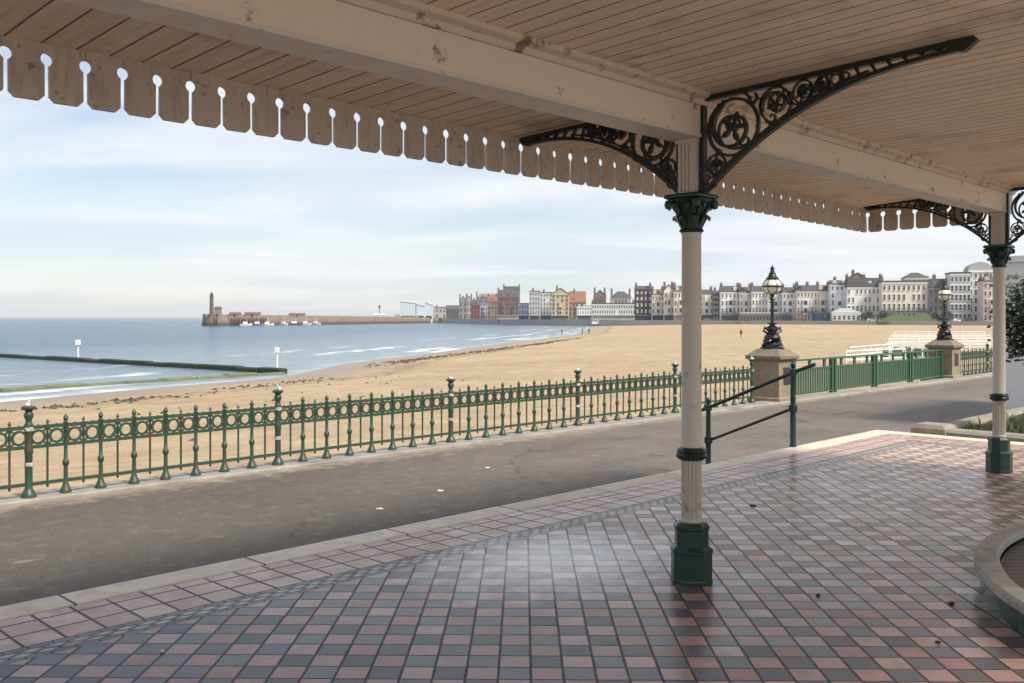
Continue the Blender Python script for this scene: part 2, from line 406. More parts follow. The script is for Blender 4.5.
def mat_sea():
    t = NT('sea_water'); v = t.pos(); x, y, z = t.sep(v); dist = attr(t, 'shore')
    w1 = t.noise(t.comb(t.m('MULTIPLY', x, .35), y, 0.0), .16, 5, .6, .6); w2 = t.noise(t.comb(t.m('MULTIPLY', x, .5), y, 2.0), .9, 4, .6, .4)
    big = t.noise(t.comb(t.m('MULTIPLY', x, .12), y, 5.0), .012, 4, .6)
    off = t.m('MULTIPLY', dist, -1.0)                # metres out from the waterline
    shal = t.ramp(off, 75.0, 4.0)
    deep = t.mix(t.ramp(big, .35, .65), (.016,.066,.135), (.038,.108,.18))
    c = t.mix(t.m('MULTIPLY', shal, .7), deep, (.27,.32,.34))
    c = t.mix(t.m('MULTIPLY', t.ramp(w2, .48, .68), .45), c, (.018,.055,.11))
    # surf: broken white lines that follow the waterline
    wv = t.m('ADD', off, t.m('MULTIPLY', t.m('SUBTRACT', w1, .5), 9.0))
    saw = t.m('SUBTRACT', t.m('DIVIDE', wv, 9.0), t.m('FLOOR', t.m('DIVIDE', wv, 9.0)))
    line = t.ramp(t.m('ABSOLUTE', t.m('SUBTRACT', saw, .5)), .16, .03)
    patch = t.ramp(t.noise(t.comb(t.m('MULTIPLY', x, 1.0), y, 9.0), .045, 3, .5), .52, .62)
    foam = t.m('MULTIPLY', t.m('MULTIPLY', line, patch), t.ramp(off, 34.0, 8.0))
    foam = t.m('MAXIMUM', foam, t.m('MULTIPLY', t.m('MULTIPLY', t.ramp(wv, 3.0, .6), .75), t.rng(patch, .25, 1.0)))
    c = t.mix(t.m('MULTIPLY', foam, .9), c, (.86,.87,.86))
    h = t.m('ADD', t.m('MULTIPLY', w1, 1.0), t.m('MULTIPLY', w2, .35))
    t.bump(h, 1.0, 1.6)
    return t.set(c, t.m('ADD', .20, t.m('MULTIPLY', foam, .5)), .25)
M['sea'] = mat_sea()
def mat_pool():
    t = NT('tidal_wall_algae'); v = t.pos(); n = t.noise(v, .4, 6, .7); n2 = t.noise(v, 3, 4)
    c = t.mix(t.ramp(n, .35, .65), (.052,.075,.022), (.15,.15,.05)); c = t.mix(t.m('MULTIPLY', n2, .3), c, (.30,.28,.2))
    t.bump(n2, .5, .1); return t.set(c, .6)
M['algae'] = mat_pool()
M['algae_dark'] = plain('dark_algae', (.022,.034,.016), .7)
M['weed'] = plain('seaweed_brown', (.055,.038,.025), .6, .5, 3)
M['seawall'] = stone('sea_wall_concrete', (.40,.37,.33), 2)
M['farwall'] = plain('far_wall_concrete', (.40,.38,.36), .85, .35, .08)
M['town'] = plain('town_ground', (.20,.18,.16), .9, .4, .05)
M['grass_far'] = plain('far_grass', (.075,.105,.03), .9, .5, .15)
def mat_harbour():
    t = NT('harbour_stone'); v = t.pos(); x, y, z = t.sep(v); n = t.noise(v, .25, 6, .7); n2 = t.noise(v, 1.2, 4, .7)
    c = t.mix(t.ramp(n, .35, .65), (.20,.145,.10), (.34,.26,.19)); c = t.mix(t.m('MULTIPLY', n2, .6), c, (.12,.09,.07))
    c = t.mix(t.m('MULTIPLY', t.ramp(t.m('ADD', z, t.m('MULTIPLY', n2, 1.5)), -.2, -1.6), .85), c, (.035,.033,.025))
    return t.set(c, .9)
M['harbour'] = mat_harbour()
M['glass'] = NT('window_glass').set((.035,.04,.048), .25, .5)
M['soil'] = plain('bed_soil', (.055,.042,.026), .95, .5, 9)
M['blade'] = plain('grass_blade', (.075,.12,.03), .7, .4, 12)
M['leaf'] = plain('bush_leaf', (.06,.075,.035), .5, .4, 14)
M['bark'] = plain('bark', (.10,.075,.05), .9, .5, 14)
M['whitewall'] = paint('white_render', (.76,.75,.72), .8, (.45,.43,.4), .25, 3)
M['bronze'] = plain('plaque_metal', (.03,.03,.028), .4, .4, 20)
M['litter'] = plain('paper_white', (.75,.75,.73), .8)
M['deadleaf'] = plain('dead_leaf', (.05,.028,.018), .8)
def mat_wood():
    t = NT('seat_boards'); x, y, z = t.sep(t.pos())
    q = t.m('DIVIDE', y, .085); i = t.m('FLOOR', q); f = t.m('SUBTRACT', q, i)
    j = t.ramp(t.m('MINIMUM', f, t.m('SUBTRACT', 1.0, f)), .10, .04); r = t.white(t.comb(i, 1.0))
    n = t.noise(t.comb(t.m('MULTIPLY', x, .5), t.m('MULTIPLY', y, 9.0), 0.0), 4, 5, .6)
    c = t.mix(t.ramp(n, .3, .7), (.085,.062,.047), (.16,.122,.095)); c = t.mix(t.m('MULTIPLY', r, .4), c, (.07,.05,.04)); c = t.mix(j, c, (.02,.015,.012))
    t.bump(t.m('SUBTRACT', n, j), .5, .006); return t.set(c, .6)
M['boards'] = mat_wood()
def mat_glazed():
    t = NT('green_glazed_tiles'); x, y, z = t.sep(t.coord())
    ang = t.m('MULTIPLY', t.m('ARCTAN2', y, x), 2.45/.075); i = t.m('FLOOR', ang); f = t.m('SUBTRACT', ang, i)
    j = t.ramp(t.m('MINIMUM', f, t.m('SUBTRACT', 1.0, f)), .09, .03); r = t.white(t.comb(i, 4.0))
    c = t.mix(r, (.012,.05,.038), (.028,.085,.062)); c = t.mix(j, c, (.03,.03,.028))
    t.bump(t.m('MULTIPLY', j, -1.0), .4, .004); return t.set(c, .2)
M['glazed'] = mat_glazed()
def mat_globe():
    t = NT('lamp_globe'); t.set((.80,.74,.58), .25, .5)
    t.b.inputs['Transmission Weight'].default_value = .0
    t.b.inputs['Subsurface Weight'].default_value = .5; t.b.inputs['Subsurface Radius'].default_value = (.1,.08,.05)
    return t.mat
M['globe'] = mat_globe()
_wall_cache = {}
def wallmat(col):
    if col not in _wall_cache: _wall_cache[col] = plain('wall_%d' % len(_wall_cache), col, .85, .28, .35)
    return _wall_cache[col]

# ------------------------------------------------------------------ camera, light, sky
cam = bpy.data.objects.new('camera', bpy.data.cameras.new('camera')); COL.objects.link(cam)
cam.location = (0,0,CH); cam.rotation_euler = (R(90),0,0)
cam.data.sensor_width = 36; cam.data.lens = F/1024*36; cam.data.shift_y = -24.5/1024
cam.data.clip_start = .05; cam.data.clip_end = 80000
scene.camera = cam
SUN_EL, SUN_ROT = 48, 130
w = bpy.data.worlds.new('World'); scene.world = w; w.use_nodes = True
wt = w.node_tree; wt.nodes.clear()
def wn(t, **k):
    nd = wt.nodes.new(t)
    for a, b in k.items(): setattr(nd, a, b)
    return nd
sky = wn('ShaderNodeTexSky', sky_type='NISHITA'); sky.sun_disc = False
sky.sun_elevation = R(SUN_EL); sky.sun_rotation = R(SUN_ROT); sky.air_density = 1.0; sky.dust_density = .7; sky.ozone_density = 1.0
bg = wn('ShaderNodeBackground'); bg.inputs['Strength'].default_value = .072
wt.links.new(sky.outputs[0], bg.inputs[0])
tc = wn('ShaderNodeTexCoord'); sp = wn('ShaderNodeSeparateXYZ'); wt.links.new(tc.outputs['Generated'], sp.inputs[0])
def wm(op, a, b=None, clamp=False):
    nd = wn('ShaderNodeMath', operation=op); nd.use_clamp = clamp
    for i, q in enumerate((a, b)):
        if q is None: continue
        if isinstance(q, bpy.types.NodeSocket): wt.links.new(q, nd.inputs[i])
        else: nd.inputs[i].default_value = q
    return nd.outputs[0]
def wramp(f, lo, hi):
    nd = wn('ShaderNodeMapRange'); wt.links.new(f, nd.inputs[0]); nd.inputs[1].default_value = lo; nd.inputs[2].default_value = hi; nd.interpolation_type = 'SMOOTHSTEP'; return nd.outputs[0]
zc = wm('ADD', wm('MAXIMUM', sp.outputs[2], 0.0), .10)
cb = wn('ShaderNodeCombineXYZ'); wt.links.new(wm('DIVIDE', sp.outputs[0], zc), cb.inputs[0]); wt.links.new(wm('DIVIDE', sp.outputs[1], zc), cb.inputs[1])
def wnoise(sc, det, rough, stretch, dist=.5):
    mp = wn('ShaderNodeMapping'); wt.links.new(cb.outputs[0], mp.inputs[0]); mp.inputs['Scale'].default_value = stretch; mp.inputs['Rotation'].default_value = (0,0,R(-12))
    nd = wn('ShaderNodeTexNoise'); wt.links.new(mp.outputs[0], nd.inputs['Vector']); nd.inputs['Scale'].default_value = sc; nd.inputs['Detail'].default_value = det; nd.inputs['Roughness'].default_value = rough; nd.inputs['Distortion'].default_value = dist
    return nd.outputs['Fac']
n1 = wnoise(.42, 5, .5, (.8,1.0,1)); n2 = wnoise(1.1, 5, .5, (.6,1.2,1))
cl = wm('ADD', wm('MULTIPLY', n1, .65), wm('MULTIPLY', n2, .35))
right = wramp(sp.outputs[0], -.45, .45)          # the cloud sheet thickens toward the east
cl = wm('ADD', cl, wm('MULTIPLY', right, .16))
fac = wramp(cl, .40, .60)
veil = wramp(sp.outputs[2], .30, .0)
fac = wm('MAXIMUM', wm('MULTIPLY', fac, .95), wm('MULTIPLY', veil, .62))
fac = wm('MAXIMUM', fac, .18)
det = wramp(wnoise(.9, 6, .5, (.55,1.15,1), .6), .33, .66)
cmix = wn('ShaderNodeMix', data_type='RGBA'); wt.links.new(det, cmix.inputs[0])
cmix.inputs[6].default_value = (.39,.43,.485,1); cmix.inputs[7].default_value = (.515,.52,.527,1)
bg2 = wn('ShaderNodeBackground'); bg2.inputs['Strength'].default_value = 1.0; wt.links.new(cmix.outputs[2], bg2.inputs[0])
mx = wn('ShaderNodeMixShader'); wt.links.new(fac, mx.inputs[0]); wt.links.new(bg.outputs[0], mx.inputs[1]); wt.links.new(bg2.outputs[0], mx.inputs[2])
wo = wn('ShaderNodeOutputWorld'); wt.links.new(mx.outputs[0], wo.inputs[0])
sd = bpy.data.lights.new('sun', 'SUN'); sd.energy = 2.75; sd.angle = R(14); sd.color = (1.0,.93,.82)
so = bpy.data.objects.new('sun', sd); COL.objects.link(so)
ts = Vector((math.sin(R(SUN_ROT))*math.cos(R(SUN_EL)), math.cos(R(SUN_ROT))*math.cos(R(SUN_EL)), math.sin(R(SUN_EL))))
so.rotation_euler = ts.to_track_quat('Z','Y').to_euler(); so.location = (20,-20,30)
vs = scene.view_settings; vs.view_transform = 'Standard'; vs.look = 'None'; vs.gamma = 1; vs.exposure = .98
scene.cycles.max_bounces = 8; scene.cycles.diffuse_bounces = 5
try: scene.cycles.use_denoising = True
except Exception: pass

# ------------------------------------------------------------------ ground, sand, sea
SEA = -3.45
WL = [(-130,10),(-75,28),(-45,45)] + [G(px,py,SEA)[:2] for px,py in ((0,402),(100,392.5),(200,384),(283,377),(345,363.5),(424,354),(508,342.5),(575,334.5))] + [(24,330),(33,400),(40,480),(44,560)]
def wdist(x, y):
    best = 1e9; sg = 1
    for (ax, ay), (bx, by) in zip(WL, WL[1:]):
        dx, dy = bx-ax, by-ay; L2 = dx*dx+dy*dy
        t = max(0, min(1, ((x-ax)*dx+(y-ay)*dy)/L2))
        ex, ey = x-ax-t*dx, y-ay-t*dy; q = ex*ex+ey*ey
        if q < best: best = q; sg = 1 if dx*(y-ay)-dy*(x-ax) < 0 else -1   # right of the line = land
    return sg*math.sqrt(best)
def sand_z(x, y):
    ds = wdist(x, y)
    if ds < 0: return SEA + max(-2.5, ds*.05)
    z = SEA + 1.35*(1-math.exp(-ds/40.0))
    z += mnoise.noise((x*.05,y*.05,0))*.10*min(1, ds/10)
    far = max(0, min(1, (y-120)/200.0))
    z += far*.75*min(1, ds/60)
    return z
def polar(rs, a0, a1, na, zf, name, mat, clip=None):
    vs = []; at = []; fs = []
    for r in rs:
        for k in range(na+1):
            a = R(a0+(a1-a0)*k/na); x, y = r*math.sin(a), r*math.cos(a)
            vs.append((x, y, zf(x, y))); at.append(wdist(x, y))
    for i in range(len(rs)-1):
        for k in range(na):
            fs.append((i*(na+1)+k, (i+1)*(na+1)+k, (i+1)*(na+1)+k+1, i*(na+1)+k+1))
    me = bpy.data.meshes.new(name); me.from_pydata(vs, [], fs); me.materials.append(mat)
    a = me.attributes.new('shore', 'FLOAT', 'POINT'); a.data.foreach_set('value', at)
    me.polygons.foreach_set('use_smooth', [True]*len(fs)); me.update()
    o = bpy.data.objects.new(name, me); COL.objects.link(o); return structure(o)
rs = [9*(1.035**i) for i in range(124)]
polar([r for r in rs if r < 640], -105, 80, 150, sand_z, 'beach_sand', M['sand'])
rs2 = [8*(1.045**i) for i in range(96)] + [900,1300,2000,3500,7000,15000,30000,60000]
polar(rs2, -120, 95, 150, lambda x, y: SEA, 'sea', M['sea'])

FR = PHI
def sd_obj(mb, name, mat, **k):
    return mb.build(name, mat, rz=PHI, **k)
KD = 5.836
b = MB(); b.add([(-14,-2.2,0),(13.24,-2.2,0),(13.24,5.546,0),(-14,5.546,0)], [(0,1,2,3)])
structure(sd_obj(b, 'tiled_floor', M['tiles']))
b = MB(); b.add([(-14,-14,0),(13.24,-14,0),(13.24,-2.2,0),(-14,-2.2,0)], [(0,1,2,3)])  # unseen pale ground added behind the camera to bounce sun onto the ceiling
structure(sd_obj(b, 'bounce_paving', stone('bounce_paving_stone', (.62,.58,.52), 3)))
b = MB(); b.bbox(-14, 13.53, 5.546, KD, -.5, .004, .018); b.bbox(13.24, 13.53, -14, 5.546, -.5, .004, .018)
structure(sd_obj(b, 'kerb', M['kerb']))
b = MB(); b.add([(-40,4,-.5),(80,4,-.5),(80,11.70,-.5),(-40,11.70,-.5), (13,-40,-.5),(80,-40,-.5),(80,4,-.5),(13,4,-.5)], [(0,1,2,3),(4,5,6,7)])
structure(sd_obj(b, 'promenade', M['asphalt']))
b = MB(); b.box(-40, 80, 11.62, 11.98, -6, -.53); b.bbox(-40, 80, 11.56, 12.10, -.53, -.455, .02); b.box(21.0, 22.1, 11.981, 12.6, -6, -.501); b.box(33.3, 34.5, 11.981, 12.8, -6, -.501)
tag(sd_obj(b, 'sea_wall', M['seawall']), 'pale stone edge of the promenade dropping to the sand below the green railing', 'wall')
# land under the shelter and behind it
b = MB(); b.box(-14, 13.4, -13.9, 5.5, -.6, -.03); structure(sd_obj(b, 'platform', M['seawall']))
b = MB(); b.add([(-60,-60,-.53),(13,-60,-.53),(13,4.0,-.53),(-60,4.0,-.53)], [(0,1,2,3)]); structure(sd_obj(b, 'ground', M['asphalt']))

# ------------------------------------------------------------------ shelter
ZB = 2.778                                   # underside of the beam
def zin(d): return 3.02 + .03*(3.33-d)       # inner ceiling
def zout(s, d):
    sag = max(0, min(1, (s-8.2)/2.6))*.045
    return 3.03 - .034*(d-3.33) - sag*(d-3.33)/1.5
S0, S1 = -5.0, 10.95
DV = 4.84
sh = empty('seaside_shelter', (0,0,0), PHI)
tag(sh, 'open seaside shelter with boarded cream ceiling, notched valance and iron columns, framing the view', 'shelter')
b = MB(); b.box(S0, S1, 3.235, 3.43, ZB, 3.00)
b.build('beam', M['beam'], sh)
b = MB()
prof = [(3.235,2.955),(3.215,2.955),(3.205,2.985),(3.17,3.0),(3.165,3.03),(3.235,3.03)]
b.prism(prof, S0, S1, 'yz'); b.build('moulding', M['moulding'], sh)
b = MB(); b.box(S0, S1, 3.228, 3.437, ZB-.022, ZB-.001); b.build('beam_soffit', M['cream'], sh)
b = MB()
di = -1.45
b.add([(S0,di,zin(di)),(S1,di,zin(di)),(S1,3.30,zin(3.30)),(S0,3.30,zin(3.30)),(S0,di,zin(di)+.12),(S1,di,zin(di)+.12),(S1,3.30,zin(3.3)+.12),(S0,3.30,zin(3.3)+.12)],
      [(0,1,2,3),(7,6,5,4),(0,4,5,1),(1,5,6,2),(2,6,7,3),(3,7,4,0)])
b.build('inner_ceiling', M['ceil_in'], sh)
b = MB(); ss = [S0] + [8.2+.275*i for i in range(11)]; ss[-1] = S1
for k in (0, .12):
    pass
m = len(ss)
vsx = []
for dz in (0, .12):
    for s in ss:
        for d in (3.36, DV+.05): vsx.append((s, d, zout(s,d)+dz))
fsx = []
for i in range(m-1):
    a = i*2
    fsx.append((a, a+2, a+3, a+1)); fsx.append((2*m+a, 2*m+a+1, 2*m+a+3, 2*m+a+2))
    fsx.append((a+1, a+3, 2*m+a+3, 2*m+a+1)); fsx.append((a, 2*m+a, 2*m+a+2, a+2))
fsx.append((0,1,2*m+1,2*m)); e = (m-1)*2; fsx.append((e, 2*m+e, 2*m+e+1, e+1))
b.add(vsx, fsx); b.build('outer_ceiling', M['ceil_out'], sh)
b = MB(); b.box(S0, S1+.02, DV+.051, DV+.11, 2.975, 3.12); b.build('gutter', M['green'], sh)
b = MB(); b.box(S0, S1+.05, -1.5, DV+.04, 3.26, 3.30); b.build('roof', M['farwall'], sh)
# notched valance: one mesh, copied board by board
PW = .1855; VH = .285
def valance_board():
    w, g, r, hz, ch = PW/2, .012, .031, .205, .026
    right = [(w-g-ch, 0), (w-g, ch)]
    a0 = math.asin(g/r)
    right.append((w-g, hz-r*math.cos(a0)))
    for k in range(1, 8):
        a = a0 + (math.pi-a0)*k/8
        right.append((w-r*math.sin(a), hz-r*math.cos(a)))
    right += [(w-.0006, hz+r), (w-.0006, VH)]
    left = [(-x, z) for x, z in reversed(right)]
    bb = MB(); bb.prism(right+left, -.011, .011, 'xz')
    return bb
vb = None
nb = 0
s = 2.33-6*PW
s_list = []
while s < S1-.05: s_list.append(s); s += PW
s_list = s_list
for i, s in enumerate(s_list):
    sag = max(0, min(1, (s-8.2)/2.6))*.045
    if vb is None: vb = valance_board().build('valance_board', M['valance'], sh); o = vb
    else: o = inst(vb, sh)
    o.location = (s, DV + random.uniform(-.004,.004), 2.70-sag)
    o.rotation_euler = (random.uniform(-.02,.02), random.uniform(-.006,.006), 0)
# end of the canopy: boards along the short side
d = DV-.02-PW/2
while d > 3.5:
    o = inst(vb, sh, (S1-.012, d, 2.655+ (DV-d)*.012), math.pi/2); d -= PW
b = MB(); b.box(S1-.03, S1, 3.43, DV, 2.89, 3.05); b.build('end_fascia', M['beam'], sh)

# spandrel bracket in local (y along the arm, z up), arm direction +y
def spiral(cx, cy, r, turns, a0, sgn, n=26, r_end=.18):
    pts = []
    for i in range(n+1):
        f = i/n; rr = r*(1-f*(1-r_end)); a = a0 + sgn*2*math.pi*turns*f
        pts.append((cx+rr*math.cos(a), cy+rr*math.sin(a)))
    return pts
def circ(cx, cy, r, n=24): return [(cx+r*math.cos(2*math.pi*k/n), cy+r*math.sin(2*math.pi*k/n)) for k in range(n)]
def bracket_mesh(L, H, slope):
    bb = MB()
    top = lambda t: slope*t
    low = lambda t: top(t) - .055 - (H-.055)*max(0, 1-t/L)**2.45
    bb.ribbon([(.0, top(0)-.02), (L, top(L)-.02)], .030, .045)
    bb.ribbon([(.014, top(0)-.03), (.014, -H-.02)], .028, .045)
    arc = [(L*k/40, low(L*k/40)) for k in range(41)]
    bb.ribbon(arc, .023, .040)
    arc2 = [(t, q+.026) for t, q in arc[3:28]]
    bb.ribbon(arc2, .012, .025)
    # cut end of the arm
    bb.prism([(L-.10, top(L)-.005),(L+.03, top(L)-.005),(L+.05, top(L)-.025),(L+.02, top(L)-.05),(L-.02, top(L)-.075),(L-.10, top(L)-.062)], -.022, .022, 'yz')
    def gap(t): return top(t)-.04, low(t)+.03
    cells = [(.075, None)]
    t = .03
    # big scroll next to the column, then ever smaller ones out along the arm
    spots = []
    r = .165*H/.6; c = r+.055; spots.append((c, top(c)-.05-r-.005, r))
    x = c + r
    while x < L*.86:
        best = None
        for k in range(40):
            rr = .02 + .16*k/40
            cx = x + rr + .01
            if cx > L*.95: break
            a, bo = gap(cx)
            if (a-bo)/2 >= rr*.98: best = (cx, (a+bo)/2, rr)
        if not best: 
            x += .03
            a, bo = gap(x)
            if a-bo < .025: break
            continue
        spots.append(best); x = best[0]+best[2]
    low_r = .062*H/.6
    spots.append((.045+low_r, -H*.70, low_r))
    spots.append((.04+low_r*.55, -H*.865, low_r*.5))
    for i, (cx, cy, rr) in enumerate(spots):
        th = max(.008, rr*.095)
        sg = 1 if i % 2 == 0 else -1
        if rr > .035:
            bb.ribbon(circ(cx, cy, rr), th, .026, closed=True)
            bb.ribbon(spiral(cx, cy, rr*.9, 1.25, 2.2+i*1.3, sg), th*1.25, .03, w2=th*.8)
            bb.ribbon(spiral(cx, cy, rr*.82, .8, 5.2+i*.9, -sg, r_end=.3), th*.9, .022, w2=th*.6)
            # leaf rosette
            for q in range(5):
                a = q*1.257 + i; lx, ly = cx+rr*.34*math.cos(a), cy+rr*.34*math.sin(a)
                poly = []
                for (uu, vv) in ((-.2,0),(-.05,.085),(.1,.075),(.22,0),(.1,-.075),(-.05,-.085)):
                    poly.append((lx+rr*(uu*math.cos(a)-vv*math.sin(a)), ly+rr*(uu*math.sin(a)+vv*math.cos(a))))
                bb.prism(poly, -.014, .014, 'yz')
            bb.prism(circ(cx, cy, rr*.17, 10), -.022, .022, 'yz')
        else:
            bb.ribbon(circ(cx, cy, max(rr,.016), 14), .009, .024, closed=True)
        # tendrils from each scroll to the frame with a leaf
        for q in range(4 if rr > .05 else 2):
            a = [.9, 2.3, 4.0, 5.4][q]+i*.35
            p0 = (cx+rr*math.cos(a), cy+rr*math.sin(a))
            p1 = (cx+(rr*1.28+.02)*math.cos(a+.35), cy+(rr*1.28+.02)*math.sin(a+.35))
            tt = p1[0]
            if not (.02 < tt < L): continue
            hi, lo_ = top(tt)-.03, low(tt)+.01
            p1 = (tt, max(min(p1[1], hi), lo_))
            midp = ((p0[0]+p1[0])/2+.02*math.cos(a-1), (p0[1]+p1[1])/2+.02*math.sin(a-1))
            bb.ribbon([p0, midp, p1], .012, .022)
    # little studs that fill the thin end
    t = L*.52
    while t < L*.93:
        a, bo = gap(t)
        bb.ribbon([(t, top(t)-.03), (t+.03, low(t)+.01)], .014, .024); t += .085
    # web pieces where the scrolls leave gaps
    for tt in (.09, .33, .52, .7):
        tt *= L/1.7*1.0
        a, bo = gap(tt)
        bb.ribbon(spiral(tt, bo+.045, .04, .9, 3.5, 1), .011, .022, w2=.007)
        bb.ribbon(spiral(tt+.05, a-.035, .033, .9, 1.0, -1), .011, .022, w2=.007)
    return bb
def column_capital():
    bb = MB()
    bb.lathe([(.066,0),(.078,.012),(.066,.028),(.068,.06),(.085,.13),(.115,.185),(.125,.205)], 20)
    for k in range(8):
        a = k*math.pi/4
        for (r0, z0, r1, z1, r2, z2, wd) in ((.066,.03,.098,.11,.118,.085,.034),(.08,.10,.125,.185,.145,.155,.04)):
            a2 = a + (math.pi/8 if z0 > .05 else 0)
            ca, sa = math.cos(a2), math.sin(a2)
            vs = []
            for (r, z, ww) in ((r0,z0,wd),(r1*.93,(z0+z1)/2+.01,wd*1.15),(r1,z1,wd),(r2,z2+.012,wd*.7),(r2,z2-.01,wd*.3)):
                for sg in (-.5,.5):
                    for th in (0,-.012):
                        vs.append(((r+th)*ca - sg*ww*sa, (r+th)*sa + sg*ww*ca, z))
            fs = []
            for i in range(4):
                q = i*4
                fs += [(q,q+2,q+6,q+4),(q+1,q+5,q+7,q+3),(q,q+4,q+5,q+1),(q+2,q+3,q+7,q+6)]
            fs += [(0,1,3,2),(16,18,19,17)]
            bb.add(vs, fs)
    # abacus with scrolled corners
    bb.lathe([(.150,.205),(.172,.214),(.172,.228),(.160,.238)], 4, rot=math.pi/4)
    for k in range(4):
        a = k*math.pi/2+math.pi/4
        bb.lathe([(.001,-.03),(.022,-.024),(.03,0),(.022,.024),(.001,.03)], 10, (.142*math.cos(a), .142*math.sin(a), .175))
    return bb
def oct_base():
    bb = MB(); k = 1/math.cos(math.pi/8)
    bb.lathe([(.121*k,0),(.121*k,.02),(.119*k,.03),(.119*k,.185),(.124*k,.192),(.124*k,.21),(.098*k,.232),(.098*k,.33),(.104*k,.338),(.104*k,.352),(.088*k,.372),(.075*k,.376)], 8, rot=math.pi/8)
    return bb
col_proto = None
def column(s, d, label):
    global col_proto
    if col_proto is None:
        bb = MB()
        bb.lathe([(.068,.37),(.068,.39),(.064,.40),(.064,.74),(.068,.76),(.068,.83),(.063,.85),(.062,1.2),(.060,2.16),(.064,2.17),(.064,2.19)], 32, flute=(.395,.745))
        o = bb.build('column', M['cream'], sh, smooth=True); col_proto = o
        oct_base().build('base', M['green'], o)
        bb = MB(); bb.lathe([(.066,.757),(.082,.765),(.094,.775),(.097,.79),(.090,.803),(.094,.815),(.086,.832),(.066,.840)], 24); bb.build('collar', M['collar'], o, smooth=True)
        column_capital().build('capital', M['green'], o, smooth=True).location = (0,0,2.175)
        bb = MB(); bb.box(-.062,.062,-.058,.058,2.413,ZB-.05); bb.bbox(-.075,.075,-.072,.072,ZB-.05,ZB-.0225,.006)
        for f in (-.042,-.014,.014,.042):
            bb.box(f-.009, f+.009, -.066, -.058, 2.43, ZB-.06)
            bb.box(f-.009, f+.009, .058, .066, 2.43, ZB-.06)
            bb.box(-.070, -.062, f-.009, f+.009, 2.43, ZB-.06)
            bb.box(.062, .070, f-.009, f+.009, 2.43, ZB-.06)
        bb.build('impost_block', M['cream'], o)
        # inner arm reaches back under the ceiling, outer arm carries the eaves
        br = bracket_mesh(1.57, .62, .03).build('bracket', M['darkgreen'], o, rz=math.pi)
        br.location = (0, -.072, zin(3.2)-.012)
        br.rotation_euler = (0,0,math.pi)
        bo = bracket_mesh(1.36, .60, -.036).build('bracket', M['darkgreen'], o)
        bo.location = (0, .072, 3.018)
    else:
        o = copy_tree(col_proto, sh)
    o.location = (s, d, 0); o['label'] = label
    return o
c1 = (1.121*U[0]+5.87*U[1], 3.315)
c2 = (c1[0]+5.796, 3.315)
column(c1[0], c1[1], 'nearest cream column with green octagonal base')
column(c2[0], c2[1], 'far cream column at the end of the canopy')
column(c1[0]-5.796, c1[1], 'cream column beyond the left of the view')

# ------------------------------------------------------------------ beach railing
ZP = -.455
def post_mesh():
    b = MB(); b.lathe([(.085,0),(.085,.03),(.075,.05),(.05,.09),(.042,.11),(.042,.50),(.048,.52),(.048,.56),(.042,.58),(.042,.80),(.05,.82),(.05,.85),(.036,.87),(.034,.90),(.052,.94),(.054,.97),(.036,1.0),(.04,1.01),(.078,1.035),(.08,1.055),(.05,1.07)], 14)
    return b
def thick_mesh():
    b = MB(); b.lathe([(.068,0),(.068,.03),(.056,.05),(.036,.10),(.027,.13),(.024,.32),(.036,.335),(.040,.36),(.036,.385),(.024,.40),(.021,.55),(.024,.83),(.033,.845),(.016,.862),(.030,.885),(.026,.91),(.005,.945)], 10)
    return b
def thin_mesh():
    b = MB(); b.lathe([(.005,.09),(.017,.112),(.0135,.135),(.0135,.82),(.020,.835),(.011,.85),(.021,.868),(.004,.90)], 8)
    return b
_parts = {}
def part(key, builder, mat, parent, name, smooth=True):
    if key not in _parts:
        o = builder().build(name, mat, parent, smooth=smooth); _parts[key] = o
        return o
    o = _parts[key].copy(); COL.objects.link(o); o.parent = parent; return o
def frieze(L, n):
    b = MB(); p = L/n
    for i in range(n):
        cx = p*(i+.5)
        b.ribbon(circ(cx, .695, .076, 18), .028, .026, 'xz', closed=True)
        for sx in (-1,1):
            for sz in (-1,1):
                b.ribbon([(cx+sx*.058, .695+sz*.06), (cx+sx*p*.46, .695+sz*.095)], .02, .018, 'xz')
        b.prism([(cx-.025,.59),(cx+.025,.59),(cx+.012,.572),(cx,.558),(cx-.012,.572)], -.009, .009, 'xz')
        b.prism([(cx-.025,.80),(cx+.025,.80),(cx+.012,.832),(cx,.845),(cx-.012,.832)], -.009, .009, 'xz')
    return b
